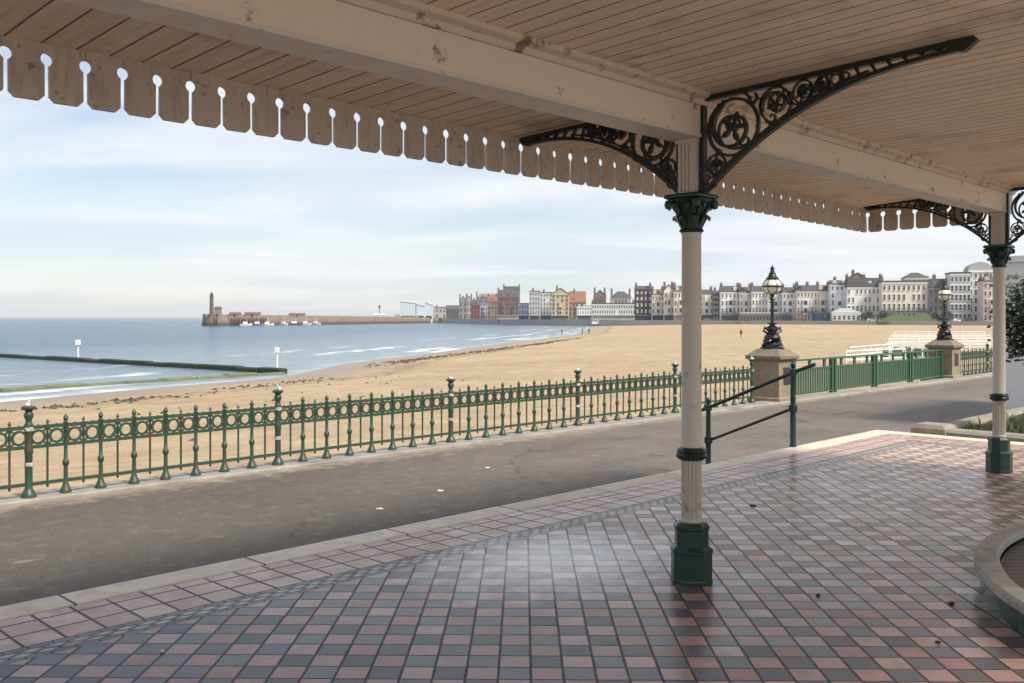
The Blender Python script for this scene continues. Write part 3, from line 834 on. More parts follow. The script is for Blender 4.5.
def railing(P0, P1, posts, label, nb=7, extra_end=0, name='beach_railing'):
    (x0,y0),(x1,y1) = P0, P1
    L = math.hypot(x1-x0, y1-y0); a = math.atan2(y1-y0, x1-x0)
    r = empty(name, (x0,y0,ZP), a); tag(r, label, 'railing', 'green iron beach railings')
    bay = L/posts
    for i in range(posts+1):
        o = part('post', post_mesh, M['fencegreen'], r, 'post'); o.location = (i*bay,0,0)
        k = part('cap', lambda: (lambda b: (b.lathe([(.05,1.0702),(.050,1.082),(.036,1.105),(.018,1.115),(.012,1.13),(.002,1.15)], 14), b)[1])(MB()), M['greypaint'], o, 'cap')
        k.location = (0,0,0)
        if i % 1 == 0:
            for zb in (.36, .775):
                k = part('band', lambda: (lambda b: (b.lathe([(.0515,.0),(.0515,.045)], 14), b)[1])(MB()), M['greypaint'], o, 'painted_band')
                k.location = (0,0,zb)
    key = round(bay, 2)
    for i in range(posts):
        bx = i*bay
        for k in range(1, nb+1):
            o = part('thick', thick_mesh, M['fencegreen'], r, 'baluster'); o.location = (bx+bay*k/(nb+1),0,0)
        for k in range(nb+1):
            o = part('thin', thin_mesh, M['fencegreen'], r, 'spindle'); o.location = (bx+bay*(k+.5)/(nb+1),0,0)
        o = part(('fr',key), lambda: frieze(bay, 2*(nb+1)), M['fencegreen'], r, 'ring_frieze'); o.location = (bx,0,0)
        def rails(z, hh):
            def f():
                b = MB(); b.box(.03, bay-.03, -.016, .016, z-hh, z+hh); return b
            return f
        o = part(('tr',key), rails(.812,.021), M['fencegreen'], r, 'top_rail', False); o.location = (bx,0,0)
        o = part(('mr',key), rails(.583,.019), M['fencegreen'], r, 'middle_rail', False); o.location = (bx,0,0)
        o = part(('br',key), rails(.15,.020), M['fencegreen'], r, 'bottom_rail', False); o.location = (bx,0,0)
    return r
Pa = (-5.645, 10.98); Pb = (3.584, 20.67)
ux, uy = (Pb[0]-Pa[0])/4, (Pb[1]-Pa[1])/4
railing((Pa[0]-2*ux, Pa[1]-2*uy), (Pb[0]+ux, Pb[1]+uy), 7, 'long ornate green iron railing with rings and white capped posts along the promenade edge')

# stone pillars with lamp standards
def pillar_root():
    r = empty('stone_pillar', (0,0,0), PHI)
    b = MB(); b.bbox(-.46,.46,-.46,.46,0,.14,.03); b.build('plinth', M['sandstone'], r)
    b = MB(); b.box(-.40,.40,-.40,.40,.14,1.03); b.build('shaft', M['sandstone'], r)
    b = MB()
    q = 2**.5
    b.lathe([(.40*q,1.03),(.44*q,1.07),(.49*q,1.10),(.49*q,1.17),(.45*q,1.20),(.30*q,1.33),(.24*q,1.345)], 4, rot=math.pi/4)
    b.build('cap', M['sandstone_dark'], r)
    b = MB(); b.box(-.17,.17,-.412,-.401,.45,.88); b.build('plaque', M['bronze'], r)
    return r
pl = pillar_root(); pc1 = W(21.72, 12.05)
pl.location = (pc1[0], pc1[1], -.499)
tag(pl, 'square stone pillar with moulded cap where the ornate railing ends, nearer of the two', 'pillar', 'stone pillars on the promenade')
pl2 = copy_tree(pl); pc2 = W(34.12, 12.28); pl2.location = (pc2[0], pc2[1], -.499)
pl2['label'] = 'farther stone pillar by the flower bed, at the far end of the green barred railing'
lp = empty('lamp_post', (pc1[0], pc1[1], .843), PHI)
tag(lp, 'black lamp standard with round globe on the nearer stone pillar', 'street lamp', 'globe lamps on the pillars')
b = MB(); b.lathe([(.30,0),(.30,.04),(.24,.06),(.20,.10),(.15,.16),(.20,.22),(.215,.29),(.17,.36),(.10,.41),(.13,.45),(.17,.49),(.165,.54),(.08,.58),(.07,.62)], 14)
for k in range(4):
    a = k*math.pi/2+.4
    b.tube([((.16+.10*math.sin(f*2.2))*math.cos(a+f*1.1), (.16+.10*math.sin(f*2.2))*math.sin(a+f*1.1), .04+.13*f) for f in [i*.4 for i in range(11)]], .05, 7, .018)
b.build('ornate_base', M['black'], lp, smooth=True)
b = MB(); b.lathe([(.07,.62),(.14,.64),(.14,.66),(.055,.68),(.046,.72),(.045,.95),(.075,.97),(.075,.99),(.045,1.01),(.042,1.22),(.07,1.25),(.06,1.29),(.035,1.32),(.05,1.36),(.09,1.40)], 14)
for sgn in (-1,1):
    b.tube([(sgn*.04,0,1.17),(sgn*.19,0,1.19)], .014, 6)
b.build('pole', M['black'], lp, smooth=True)
b = MB(); b.lathe([(.10,0),(.17,.045),(.215,.11),(.232,.19),(.215,.27),(.17,.335),(.12,.375)], 20); b.build('globe', M['globe'], lp, smooth=True).location = (0,0,1.395)
b = MB()
b.lathe([(.238,1.565),(.262,1.575),(.262,1.60),(.238,1.61)], 24)
for k in range(6):
    a = k*math.pi/3
    pr = [(.105,1.39),(.178,1.44),(.222,1.50),(.239,1.585),(.222,1.668),(.178,1.733),(.12,1.775)]
    b.tube([(r*math.cos(a), r*math.sin(a), z) for r, z in pr], .010, 5)
b.build('globe_frame', M['black'], lp)
b = MB(); b.lathe([(.16,1.765),(.165,1.79),(.12,1.83),(.085,1.90),(.095,1.915),(.06,1.94),(.045,2.03),(.06,2.05),(.03,2.08),(.002,2.14)], 14); b.build('vent_cap', M['black'], lp, smooth=True)
lp2 = copy_tree(lp); lp2.location = (pc2[0], pc2[1], .843); lp2['label'] = 'black lamp standard with round globe on the farther stone pillar'

# barred railing between the pillars
gA, gB = W(22.21, 11.98), W(33.62, 12.2)
L = math.hypot(gB[0]-gA[0], gB[1]-gA[1]); ga = math.atan2(gB[1]-gA[1], gB[0]-gA[0])
gr = empty('barred_railing', (gA[0], gA[1], ZP), ga)
tag(gr, 'plain green railing of close upright bars between the two stone pillars', 'railing')
nbay = 4; bw = L/nbay; px_ = None
for i in range(nbay+1):
    for off in ((-.10,.10) if 0 < i < nbay else ((.05,) if i == 0 else (-.05,))):
        if px_ is None:
            b = MB(); b.bbox(-.05,.05,-.05,.05,0,.94,.015); px_ = b.build('post', M['gategreen'], gr); o = px_
        else: o = inst(px_, gr)
        o.location = (i*bw+off,0,0)
pnl = None
for i in range(nbay):
    def bars():
        b = MB(); n = 18
        for k in range(n):
            x = .16+(bw-.32)*(k+.5)/n; b.box(x-.034, x+.034, -.013, .013, .09, .70)
        return b
    if pnl is None:
        pnl = bars().build('bar_panel', M['gategreen'], gr); o = pnl
        b = MB(); b.box(.10, bw-.10, -.03, .03, .70, .745); rl = b.build('middle_rail', M['gategreen'], gr); o2 = rl
        b = MB(); b.box(.0, bw, -.055, .055, .941, .985); tl = b.build('top_rail', M['gategreen'], gr); o3 = tl
        b = MB(); b.box(.10, bw-.10, -.03, .03, .05, .09); bl = b.build('bottom_rail', M['gategreen'], gr); o4 = bl
        b = MB(); b.box(-.06, .06, -.02, .02, .746, .94); bk = b.build('bracket_plate', M['gategreen'], gr); o5 = bk
    else:
        o, o2, o3, o4, o5 = inst(pnl, gr), inst(rl, gr), inst(tl, gr), inst(bl, gr), inst(bk, gr)
    for q in (o,o2,o3,o4): q.location = (i*bw,0,0)
    o5.location = (i*bw+.1+(bw-.2)/6,0,0)
    for k in (1,2): inst(bk, gr, (i*bw+.1+(bw-.2)*(k+.5)/3,0,0))
fA, fB = W(34.72, 12.1), W(34.72+3.345*4, 12.2)
railing(fA[:2], fB[:2], 4, 'short far run of ornate green railing beyond the second stone pillar')

# handrail going down the steps
hA = G(793, 447, 0); hB = (hA[0]-.7133*1.25, hA[1]+.7009*1.25, 0)
hr = empty('handrail', hA, math.atan2(hB[1]-hA[1], hB[0]-hA[0]))
tag(hr, 'short dark green sloping handrail on two ball topped posts at the tiled floor edge', 'handrail')
def hpost(z0, z1):
    b = MB(); b.lathe([(.045,z0),(.045,z0+.02),(.038,z0+.03),(.036,z0+.5*(z1-z0)-.05),(.055,z0+.5*(z1-z0)-.04),(.055,z0+.5*(z1-z0)+.04),(.034,z0+.5*(z1-z0)+.05),(.032,z1-.08),(.05,z1-.07),(.05,z1),(.018,z1+.02),(.03,z1+.04),(.034,z1+.065),(.024,z1+.09),(.005,z1+.105)], 14)
    return b
hpost(0,.98).build('post', M['railgreen'], hr, smooth=True)
o = hpost(-.5,.45).build('post', M['railgreen'], hr, smooth=True); o.location = (1.25,0,0)
b = MB(); b.tube([(-.30,0,1.06),(-.18,0,1.015),(0,0,.945),(1.25,0,.415),(1.42,0,.345)], .024, 10); b.build('top_rail', M['darkgreen'], hr, smooth=True)
b = MB(); b.tube([(0,0,.49),(1.25,0,-.035)], .019, 10); b.build('lower_rail', M['darkgreen'], hr, smooth=True)
# the steps the handrail serves
b = MB()
sA = hA[0]*U[0]+hA[1]*U[1]
for k in range(3): b.bbox(sA+.1, sA+2.6, KD, KD+.34*(3-k), -.5, -.125*(k+1)-.0, .012) if k == 2 else None
for k in range(3):
    b.bbox(sA+.12, sA+2.6, KD+.003+.32*k, KD+.32*(k+1), -.498, -.125*(k+1), .012)

# ------------------------------------------------------------------ round planter seat
PCx, PCy, PR = 5.064, 4.731, 2.448
rp = empty('round_planter', (PCx, PCy, 0), 0)
tag(rp, 'low round bench with pale stone rim, green glazed tile side and dark boards at right', 'bench')
n = 96
def ringmesh(r0, r1, z0, z1, n=96, bv=.018):
    bb = MB(); vs = []; fs = []
    pr = [(r1,z0),(r1,z1-bv),(r1-bv,z1),(r0+bv,z1),(r0,z1-bv),(r0,z0)]
    m = len(pr)
    for k in range(n):
        a = 2*math.pi*k/n
        for (r, z) in pr: vs.append((r*math.cos(a), r*math.sin(a), z))
    for k in range(n):
        k2 = (k+1) % n
        for i in range(m):
            j = (i+1) % m; fs.append((k*m+i, k*m+j, k2*m+j, k2*m+i))
    bb.add(vs, fs); return bb
ringmesh(PR-.115, PR-.025, 0, .1355, bv=.003).build('tiled_side', M['glazed'], rp, smooth=True)
ringmesh(PR-.13, PR+.012, .136, .185).build('stone_rim', M['coping'], rp, smooth=True)
b = MB(); b.lathe([(PR-.132,.02),(PR-.132,.115)], n); b.build('board_top', M['boards'], rp)

# ------------------------------------------------------------------ flower bed, bush, white pavilion
fb = empty('flower_bed', W(13.62, 5.30, -.5), PHI)
tag(fb, 'low stone kerbed flower bed with soil and turf at the end of the tiled floor', 'flower bed')
bs, bd = 5.6, -7.0
def kerbring():
    b = MB(); wd = .30; z1 = .575
    b.bbox(0, wd, bd, 0, 0, z1, .04)
    x = wd
    while x < bs:
        x2 = min(bs, x+1.1); b.bbox(x+.005, x2-.005, -wd, 0, 0, z1-.02+random.uniform(-.012,.012), .04); x = x2
    b.bbox(bs, bs+wd, bd, 0, 0, z1, .04)
    b.bbox(-.05, .42, -.42, .05, 0, z1+.05, .05)
    return b
kerbring().build('kerb', M['kerbstone'], fb)
b = MB()
gx, gy = 16, 18; vs_ = []; fs_ = []
for i in range(gx+1):
    for j in range(gy+1):
        x = .30+(bs-.30)*i/gx; y = bd+(-.30-bd)*j/gy
        vs_.append((x, y, .50+.05*mnoise.noise((x*1.5,y*1.5,3))))
for i in range(gx):
    for j in range(gy): q = i*(gy+1)+j; fs_.append((q, q+gy+1, q+gy+2, q+1))
b.add(vs_, fs_); b.build('soil', M['soil'], fb, smooth=True)
b = MB()
for k in range(5200):
    x = random.uniform(.32, bs-.05); y = random.uniform(bd, -.32)
    if mnoise.noise((x*.9, y*.9, 8)) < -.12: continue
    hh = random.uniform(.04,.13); a = random.uniform(0, 6.28); wd = .012; lx, ly = random.uniform(-.05,.05), random.uniform(-.05,.05)
    b.add([(x-wd*math.cos(a), y-wd*math.sin(a), .49),(x+wd*math.cos(a), y+wd*math.sin(a), .49),(x+lx, y+ly, .53+hh)], [(0,1,2)])
o = b.build('grass', M['blade'], fb, fix=False); o['kind'] = 'stuff'
def bush(loc, rx, rz, zc, n, label, seed):
    rnd = random.Random(seed)
    r = empty('bush', loc); tag(r, label, 'bush')
    b = MB(); b.tube([(0,0,-.1),(.03,.02,zc*.5),(-.02,0,zc)], .05, 8, .03)
    for k in range(9):
        a = rnd.uniform(0,6.28); b.tube([(0,0,zc*.55),(rx*.4*math.cos(a), rx*.4*math.sin(a), zc), (rx*.8*math.cos(a), rx*.8*math.sin(a), zc+rnd.uniform(-.5,.7)*rz)], .02, 5, .005)
    b.build('trunk', M['bark'], r)
    b = MB()
    cl = [(Vector((max(-1,min(1,rnd.gauss(0,.5)))*rx, max(-1,min(1,rnd.gauss(0,.5)))*rx, zc+max(-1,min(1,rnd.gauss(0,.6)))*rz)), rnd.uniform(.12,.26)) for _ in range(60)]
    for c, cr in cl:
        for k in range(n//60):
            p = c + Vector((rnd.uniform(-1,1), rnd.uniform(-1,1), rnd.uniform(-1,1)))*cr*.8
            a = Vector((rnd.uniform(-1,1), rnd.uniform(-1,1), rnd.uniform(-.6,1))).normalized(); t = a.orthogonal().normalized()
            l = rnd.uniform(.045,.085); wv = t*l*.42
            b.add([p, p+a*l*.5+wv, p+a*l, p+a*l*.5-wv], [(0,1,2,3)])
    b.build('foliage', M['leaf'], r, fix=False)
    return r
bc = XZ(1040, 13.4); bush((bc[0], bc[1], 0), .36, .50, 1.55, 7000, 'dark leafy bush rising beside the white wall at the right edge', 3)
# white pavilion wall
wp = empty('white_pavilion', (9.42, 18.2, -.5), PHI-math.pi/2)
tag(wp, 'plain white rendered single storey building behind the far column at right', 'building')
b = MB(); b.box(0, 9, 0, 6, 0, 3.20); b.build('wall', M['whitewall'], wp)
b = MB(); b.bbox(-.06, 9.06, -.06, 6.06, 3.202, 3.34, .02); b.build('parapet', M['whitewall'], wp)
b = MB(); b.box(-.015, 9.015, -.03, -.002, .001, .25); b.build('skirting', M['farwall'], wp)

# ------------------------------------------------------------------ tidal pool, posts
def wall_between(A, B, w, z0, z1, name, mat, label, cat, group=None):
    L = math.hypot(B[0]-A[0], B[1]-A[1]); a = math.atan2(B[1]-A[1], B[0]-A[0])
    b = MB(); n = max(4, int(L/3.1)); rnd = random.Random(5)
    for i in range(n):
        b.bbox(L*i/n, L*(i+1)/n-.01, -w/2+rnd.uniform(-.08,.08), w/2, z0, z1+rnd.uniform(-.07,.07), .10)
    o = b.build(name, mat, None, loc=(A[0],A[1],0), rz=a); return tag(o, label, cat, group)
pA = G(283, 372.5, SEA+.1); pB = G(-160, 399.5, SEA+.1); pC = G(-200, 344.5, SEA+.1)
wall_between(pB, pA, .9, SEA-1, SEA+.20, 'tidal_pool_wall', M['algae'], 'long low weed covered tidal pool wall nearer the sand', 'wall', 'tidal pool walls')
wall_between(pC, pA, 1.0, SEA-1, SEA+.42, 'tidal_pool_wall', M['algae_dark'], 'dark low tidal pool wall farther out in the water', 'wall', 'tidal pool walls')
def marker(px, py, h, label):
    p = G(px, py, SEA)
    r = empty('marker_post', (p[0],p[1],SEA)); tag(r, label, 'marker post', 'white marker posts in the water')
    k = p[1]/F
    b = MB(); b.lathe([(.11,-.8),(.11,h*k-.3),(.08,h*k)], 8); b.build('pole', M['whitepaint'], r)
    b = MB(); b.bbox(-1.7*k,1.7*k,-.3,.3,h*k-4.5*k,h*k+.6*k,.05); b.build('topmark', M['whitepaint'], r)
marker(78, 357.5, 17, 'white marker post with box top standing behind the dark pool wall')
marker(277, 369, 21, 'white marker post at the tip where the pool walls meet')
rnd = random.Random(11)
# bank of seaweed along the tideline
b = MB()
def weed_line(pts, n, spread, size):
    for k in range(n):
        f = rnd.random()*(len(pts)-1); i = int(f); q = f-i
        x = pts[i][0]+(pts[i+1][0]-pts[i][0])*q+rnd.gauss(0,spread); y = pts[i][1]+(pts[i+1][1]-pts[i][1])*q+rnd.gauss(0,spread)
        if mnoise.noise((x*.11,y*.11,5)) < -.05 and rnd.random() < .8: continue
        z = sand_z(x,y); l = size*rnd.uniform(.5,1.6); a = rnd.gauss(.9,.5); h = rnd.uniform(.05,.16)
        ca, sa = math.cos(a)*l, math.sin(a)*l; w_ = .3*l
        px_, py_ = -math.sin(a)*w_, math.cos(a)*w_
        b.add([(x-ca,y-sa,z-.05),(x+px_,y+py_,z-.05),(x+ca,y+sa,z-.05),(x-px_,y-py_,z-.05),(x,y,z+h)], [(0,1,4),(1,2,4),(2,3,4),(3,0,4)])
g1 = [G(px,py,SEA+.25)[:2] for px,py in ((365,366),(424,358.5),(500,349),(545,343.5),(585,338))]
g2 = [G(px,py,SEA+.35)[:2] for px,py in ((-40,414),(60,406),(150,397),(250,386),(330,377))]
weed_line(g1, 800, .8, .5); weed_line(g2, 190, .7, .28)
weed_line([G(px,py,-2.6)[:2] for px,py in ((0,430),(150,405),(290,384),(420,372))], 60, 5, .22)
tag(b.build('seaweed', M['weed']), 'dark seaweed washed up in a broken line along the sand', 'seaweed', None, 'stuff')

# ------------------------------------------------------------------ far sea wall and town ground
FW = [(395,960),(440,820),(480,715),(520,625),(560,560),(600,510),(640,472),(700,438),(760,412),(830,385),(900,362),(1000,335),(1120,310),(1300,260)]
def ZW(px):
    for (a, za), (c, zc_) in zip(FW, FW[1:]):
        if a <= px <= c: return za+(zc_-za)*(px-a)/(c-a)
    return FW[0][1] if px < FW[0][0] else FW[-1][1]
TG = -.25
b = MB(); pts = [XZ(p, z) for p, z in FW]; vs_ = []; fs_ = []
for i, p in enumerate(pts):
    k = 1+1.2/p[1]
    vs_ += [(p[0],p[1],-6),(p[0],p[1],TG+.35),(p[0]*k,p[1]*k,TG+.35),(p[0]*k,p[1]*k,-6)]
for i in range(len(pts)-1):
    for k in range(4): fs_.append((i*4+k, i*4+(k+1)%4, (i+1)*4+(k+1)%4, (i+1)*4+k))
fs_ += [(0,1,2,3), tuple((len(pts)-1)*4+k for k in range(4))]
b.add(vs_, fs_); tag(b.build('harbour_sea_wall', M['farwall']), 'long pale concrete sea wall below the seafront buildings across the bay', 'wall')
b = MB(); vs_ = []; fs_ = []
for i, p in enumerate(pts):
    for k, zz in ((1.001,TG),(1.12,TG+.3),(1.5,TG+6),(2.4,TG+8)): vs_.append((p[0]*k, p[1]*k, zz))
for i in range(len(pts)-1):
    for k in range(3): q = i*4+k; fs_.append((q, q+4, q+5, q+1))
b.add(vs_, fs_); structure(b.build('town_ground', M['town'], smooth=True))

# ------------------------------------------------------------------ town buildings
def facade(name, px0, px1, ytop, back, wall, label, storeys=4, bays=None, roof='slate', rtype='gable', ridge=4.0, shop=None, win='dark', chim=2, balcony=False, gables=0, base_lift=0.0, cat='building', win_w=.42, group='seafront buildings across the bay'):
    pxm = (px0+px1)/2; Z = ZW(pxm)+back
    zg = TG+base_lift
    r = empty(name, XZ(pxm, Z, zg), 0)
    r.rotation_euler = (0,0,-math.atan2(r.location.x, r.location.y)*.6)
    tag(r, label, cat, group)
    k = Z/F; wd = (px1-px0)*k*1.0; h = (HY-ytop)*k + CH - zg
    dep = 11.0
    wm_ = wallmat(wall)
    b = MB(); b.box(-wd/2, wd/2, 0, dep, -2, h)
    if rtype == 'gablefront':
        b.prism([(-wd/2,h),(wd/2,h),(0,h+ridge)], 0.0, dep, 'xz')
    b.build('wall', wm_, r)
    rc = {'slate':(.075,.072,.075),'brown':(.13,.085,.06),'orange':(.27,.125,.075),'grey':(.21,.21,.21),'light':(.42,.42,.42),'red':(.24,.10,.07)}[roof]
    rm = wallmat(rc)
    b = MB()
    if rtype == 'gable':
        b.prism([(-.3,h-.25),(dep/2,h+ridge),(dep+.3,h-.25),(dep+.3,h),(dep/2,h+ridge+.3),(-.3,h)], -wd/2-.1, wd/2+.1, 'yz')
        b.prism([(0.01,h+.01),(dep/2,h+ridge-.1),(dep-.01,h+.01)], -wd/2, wd/2, 'yz')
    elif rtype == 'mansard':
        b.add([(-wd/2,0,h),(wd/2,0,h),(wd/2,dep,h),(-wd/2,dep,h),(-wd/2+.6,1.3,h+ridge),(wd/2-.6,1.3,h+ridge),(wd/2-.6,dep-1.3,h+ridge),(-wd/2+.6,dep-1.3,h+ridge)],
              [(0,1,5,4),(1,2,6,5),(2,3,7,6),(3,0,4,7),(4,5,6,7)])
        b.box(-wd/2-.2, wd/2+.2, -.2, dep+.2, h-.3, h-.002)
    elif rtype == 'flat':
        b.box(-wd/2-.15, wd/2+.15, -.15, dep+.15, h+.002, h+.6)
    elif rtype == 'hip':
        b.add([(-wd/2-.3,-.3,h),(wd/2+.3,-.3,h),(wd/2+.3,dep+.3,h),(-wd/2-.3,dep+.3,h),(-wd/2+min(4,wd*.35),dep/2,h+ridge),(wd/2-min(4,wd*.35),dep/2,h+ridge)],
              [(0,1,5,4),(1,2,5),(2,3,4,5),(3,0,4),(0,3,2,1)])
    elif rtype == 'gablefront':
        b.prism([(-wd/2-.3,h-.2),(0,h+ridge),(wd/2+.3,h-.2),(wd/2+.3,h+.2),(0,h+ridge+.45),(-wd/2-.3,h+.2)], -.3, dep+.3, 'xz')
    elif rtype == 'barrel':
        b.prism([(-wd/2,h)]+[(-wd/2*math.cos(math.pi*q/12), h+ridge*math.sin(math.pi*q/12)) for q in range(1,12)]+[(wd/2,h)], .5, dep, 'xz')
    ro = b.build('roof', rm, r)
    rr = random.Random(int(px0*7+px1))
    top = h+(ridge if rtype in ('gable','mansard','hip','gablefront') else .6)
    cpm = wallmat((.17,.11,.08))
    for q in range(chim):
        cx = -wd/2+.6+ (wd-1.2)*((q+.0)/max(1,chim-1) if chim > 1 else .3)
        b = MB(); b.box(cx-.55, cx+.55, dep/2-.9, dep/2+.9, h, top+1.5)
        for pz in (-.3,.3): b.lathe([(.16,top+1.5),(.13,top+2.2)], 6, (cx+pz, dep/2, 0))
        b.build('chimney', cpm, ro)
    if gables:
        gw = wd/gables
        b = MB()
        for q in range(gables):
            cx = -wd/2+gw*(q+.5); b.prism([(cx-gw*.48,h),(cx+gw*.48,h),(cx,h+gw*.5)], -.15, 4, 'xz')
        b.build('gable', wm_, r)
    sh_ = h/storeys if not shop else (h-3.2)/(storeys-1)
    if bays is None: bays = max(2, int(wd/2.8))
    bw_ = wd/bays; ww = bw_*win_w; hh = sh_*.58
    gm = M['glass'] if win == 'dark' else wallmat((.78,.78,.76))
    firsts = {}
    for st in range(storeys):
        if shop and st == 0: continue
        f_ = 1.0 if st < storeys-1 else .72
        if st == storeys-2 and storeys > 3: f_ = .9
        z0 = (3.2+(st-1)*sh_ if shop else st*sh_)+sh_*.22
        for q in range(bays):
            if rr.random() < .04: continue
            if f_ not in firsts:
                b = MB(); b.box(-ww/2, ww/2, -.03, .05, 0, hh*f_); o = b.build('window', gm, r)
                b = MB(); t_ = max(.09, ww*.09)
                b.box(-ww/2-t_, -ww/2, -.16, .05, -.1, hh*f_+.12); b.box(ww/2, ww/2+t_, -.16, .05, -.1, hh*f_+.12)
                b.box(-ww/2, ww/2, -.16, .05, hh*f_, hh*f_+.14); b.box(-ww/2-t_, ww/2+t_, -.30, .05, -.24, -.10)
                b.box(-ww/2, ww/2, -.06, -.035, hh*f_*.48, hh*f_*.54)
                fo = b.build('frame', wm_ if win == 'dark' else M['glass'], o); firsts[f_] = (o, fo)
            else:
                o = inst(firsts[f_][0], r); inst(firsts[f_][1], o)
            o.location = (-wd/2+bw_*(q+.5), 0, z0)
    # bay fronts and dormers give each house its own face
    if storeys >= 4 and bays >= 3 and rtype in ('gable','gablefront') and rr.random() < .75:
        nb_ = 1 if bays < 6 else 2
        for q in range(nb_):
            cx = -wd/2+wd*(q+.5)/nb_; bwid = min(3.0, wd*.42/nb_); zt = (3.2 if shop else sh_*.9); ztop = zt+sh_*rr.choice((1.9,2.8))
            b = MB(); b.prism([(cx-bwid/2,-.005),(cx-bwid*.3,-.95),(cx+bwid*.3,-.95),(cx+bwid/2,-.005)], zt, ztop, 'xy'); bo_ = b.build('bay', wm_, r)
            zz = zt+sh_*.22
            while zz+hh < ztop:
                b = MB(); b.box(cx-bwid*.24, cx+bwid*.24, -1.0, -.951, zz, zz+hh); b.build('window', gm, bo_); zz += sh_
    if rtype in ('gable','mansard') and ridge > 1.4:
        nd = max(1, bays//2)
        for q in range(nd):
            if rr.random() < .3: continue
            cx = -wd/2+wd*(q+.5)/nd; dh = min(1.9, ridge*.75); yy = .5 if rtype == 'mansard' else .9
            b = MB(); b.box(cx-.75, cx+.75, yy, yy+3.2, h-.1, h+dh); b.prism([(cx-.95,h+dh+.002),(cx+.95,h+dh+.002),(cx,h+dh+.6)], yy-.15, yy+3.2, 'xz')
            do = b.build('dormer', wm_ if rr.random() < .6 else rm, ro)
    if shop:
        b = MB(); b.box(-wd/2+.3, wd/2-.3, -.35, .05, .1, 2.7); b.build('shopfront', wallmat(shop), r)
        b = MB(); b.box(-wd/2+.1, wd/2-.1, -1.3, -.02, 2.72, 2.95); b.build('awning', wallmat((.5,.5,.5)), r)
    if balcony:
        z = (3.2 if shop else sh_)
        b = MB(); b.box(-wd/2+.1, wd/2-.1, -1.0, -.002, z+.15, z+.28)
        nb_ = int(wd/.5)
        for q in range(nb_+1):
            x = -wd/2+.2+(wd-.4)*q/nb_; b.box(x-.05,x+.05,-.98,-.90,z+.28,z+1.05)
        b.box(-wd/2+.1, wd/2-.1, -1.0, -.9, z+1.05, z+1.14); b.build('balcony', M['black'], r)
    b = MB(); b.box(-wd/2-.08, wd/2+.08, -.28, -.002, h-.75, h-.4); b.build('cornice', wm_, r)
    return r
CR=(.76,.70,.62); WH=(.82,.81,.78); PW_=(.76,.79,.82); GY=(.36,.35,.33); BR=(.19,.12,.085); DB=(.12,.075,.06); OC=(.52,.43,.27)
F_ = facade
F_('quay_house', 432, 446, 307.5, 12, (.45,.45,.42), 'low grey house with flat bands at the harbour root, leftmost of the seafront', 2, roof='slate', rtype='flat', chim=1)
F_('quay_shed', 446, 460, 309, 25, (.10,.095,.09), 'long low dark shed right of the leftmost grey seafront house', 2, rtype='gable', ridge=3, chim=0)
F_('gabled_house', 459, 467, 301, 16, (.27,.25,.24), 'narrow dark grey gabled house left of the red fronted building', 3, 2, rtype='gablefront', ridge=4)
F_('gabled_house', 466, 472, 300, 35, (.40,.37,.34), 'mid grey gable poking up behind the red fronted building', 3, 2, rtype='gablefront', ridge=3.5)
F_('red_fronted_house', 471, 480, 305, 12, (.24,.07,.07), 'red fronted narrow building on the old town quay', 3, 3, roof='slate', chim=1)
F_('town_house', 480, 487.5, 302, 12, (.42,.45,.50), 'pale blue grey narrow house right of the red fronted building', 4, 3, chim=1)
F_('town_house', 487.5, 497.5, 301, 14, (.25,.20,.13), 'olive brown house with rust coloured roof on the old town quay', 4, 3, roof='red', chim=2)
F_('hill_house', 476, 505, 297, 110, (.30,.27,.24), 'wide grey roofed building on the rise behind the old town quay', 3, 8, roof='grey', rtype='hip', ridge=3, chim=2, base_lift=2)
F_('brick_warehouse', 497.5, 518.5, 297, 16, (.17,.11,.085), 'broad dark brick block with grey roof near the old town quay', 5, 7, shop=(.4,.38,.36), chim=2, ridge=5)
F_('hill_house', 503, 520, 290, 95, (.20,.19,.19), 'dark slate roofed house highest behind the brick block', 4, 5, rtype='mansard', ridge=3, base_lift=2)
F_('town_house', 518.5, 529, 304, 13, (.58,.62,.67), 'pale blue washed building between brick block and tall grey flats', 3, 4, shop=(.05,.08,.16), rtype='flat', chim=0)
F_('tower_flats', 529.5, 540, 291.5, 16, (.60,.59,.58), 'tall grey white flats left of the cream wing', 6, 4, shop=(.1,.1,.1), rtype='flat', chim=1)
F_('tower_flats', 540, 552, 293, 14, (.70,.68,.64), 'tall pale flats adjoining the ochre gable', 6, 4, shop=(.1,.09,.08), rtype='flat', chim=1)
F_('ochre_house', 551.5, 569, 294, 18, OC, 'tall ochre yellow gabled house with brown roof', 6, 4, roof='brown', rtype='gablefront', ridge=3.5, shop=(.12,.1,.1), chim=1)
F_('orange_roofed_house', 569, 586, 302, 45, (.30,.2,.15), 'long orange tiled roof beside the ochre house', 4, 5, roof='orange', rtype='gable', ridge=6.5, chim=1)
F_('triple_gable_house', 577, 592, 306.5, 12, WH, 'small white house with three front gables', 3, 6, rtype='flat', gables=3, shop=(.1,.12,.14), chim=0)
F_('white_terrace', 592, 635, 304, 13, (.74,.74,.72), 'long low white terrace of many upright windows left of the dark brick hotel', 3, 18, shop=(.42,.43,.44), rtype='flat', chim=2, win_w=.5)
F_('hill_house', 594, 606, 296, 70, (.22,.16,.13), 'brown pitched roof house behind the white terrace left end', 3, 4, roof='brown', rtype='gablefront', ridge=3.5)
F_('hill_house', 611, 631, 297, 75, (.35,.33,.31), 'slate hipped roof block behind the white terrace right end', 3, 6, rtype='hip', ridge=3.5, chim=2)
F_('dark_brick_hotel', 635.5, 652, 289, 14, (.075,.04,.04), 'dark red brown hotel with rows of white windows', 5, 4, shop=(.04,.05,.07), win='white', chim=2, ridge=1.5)
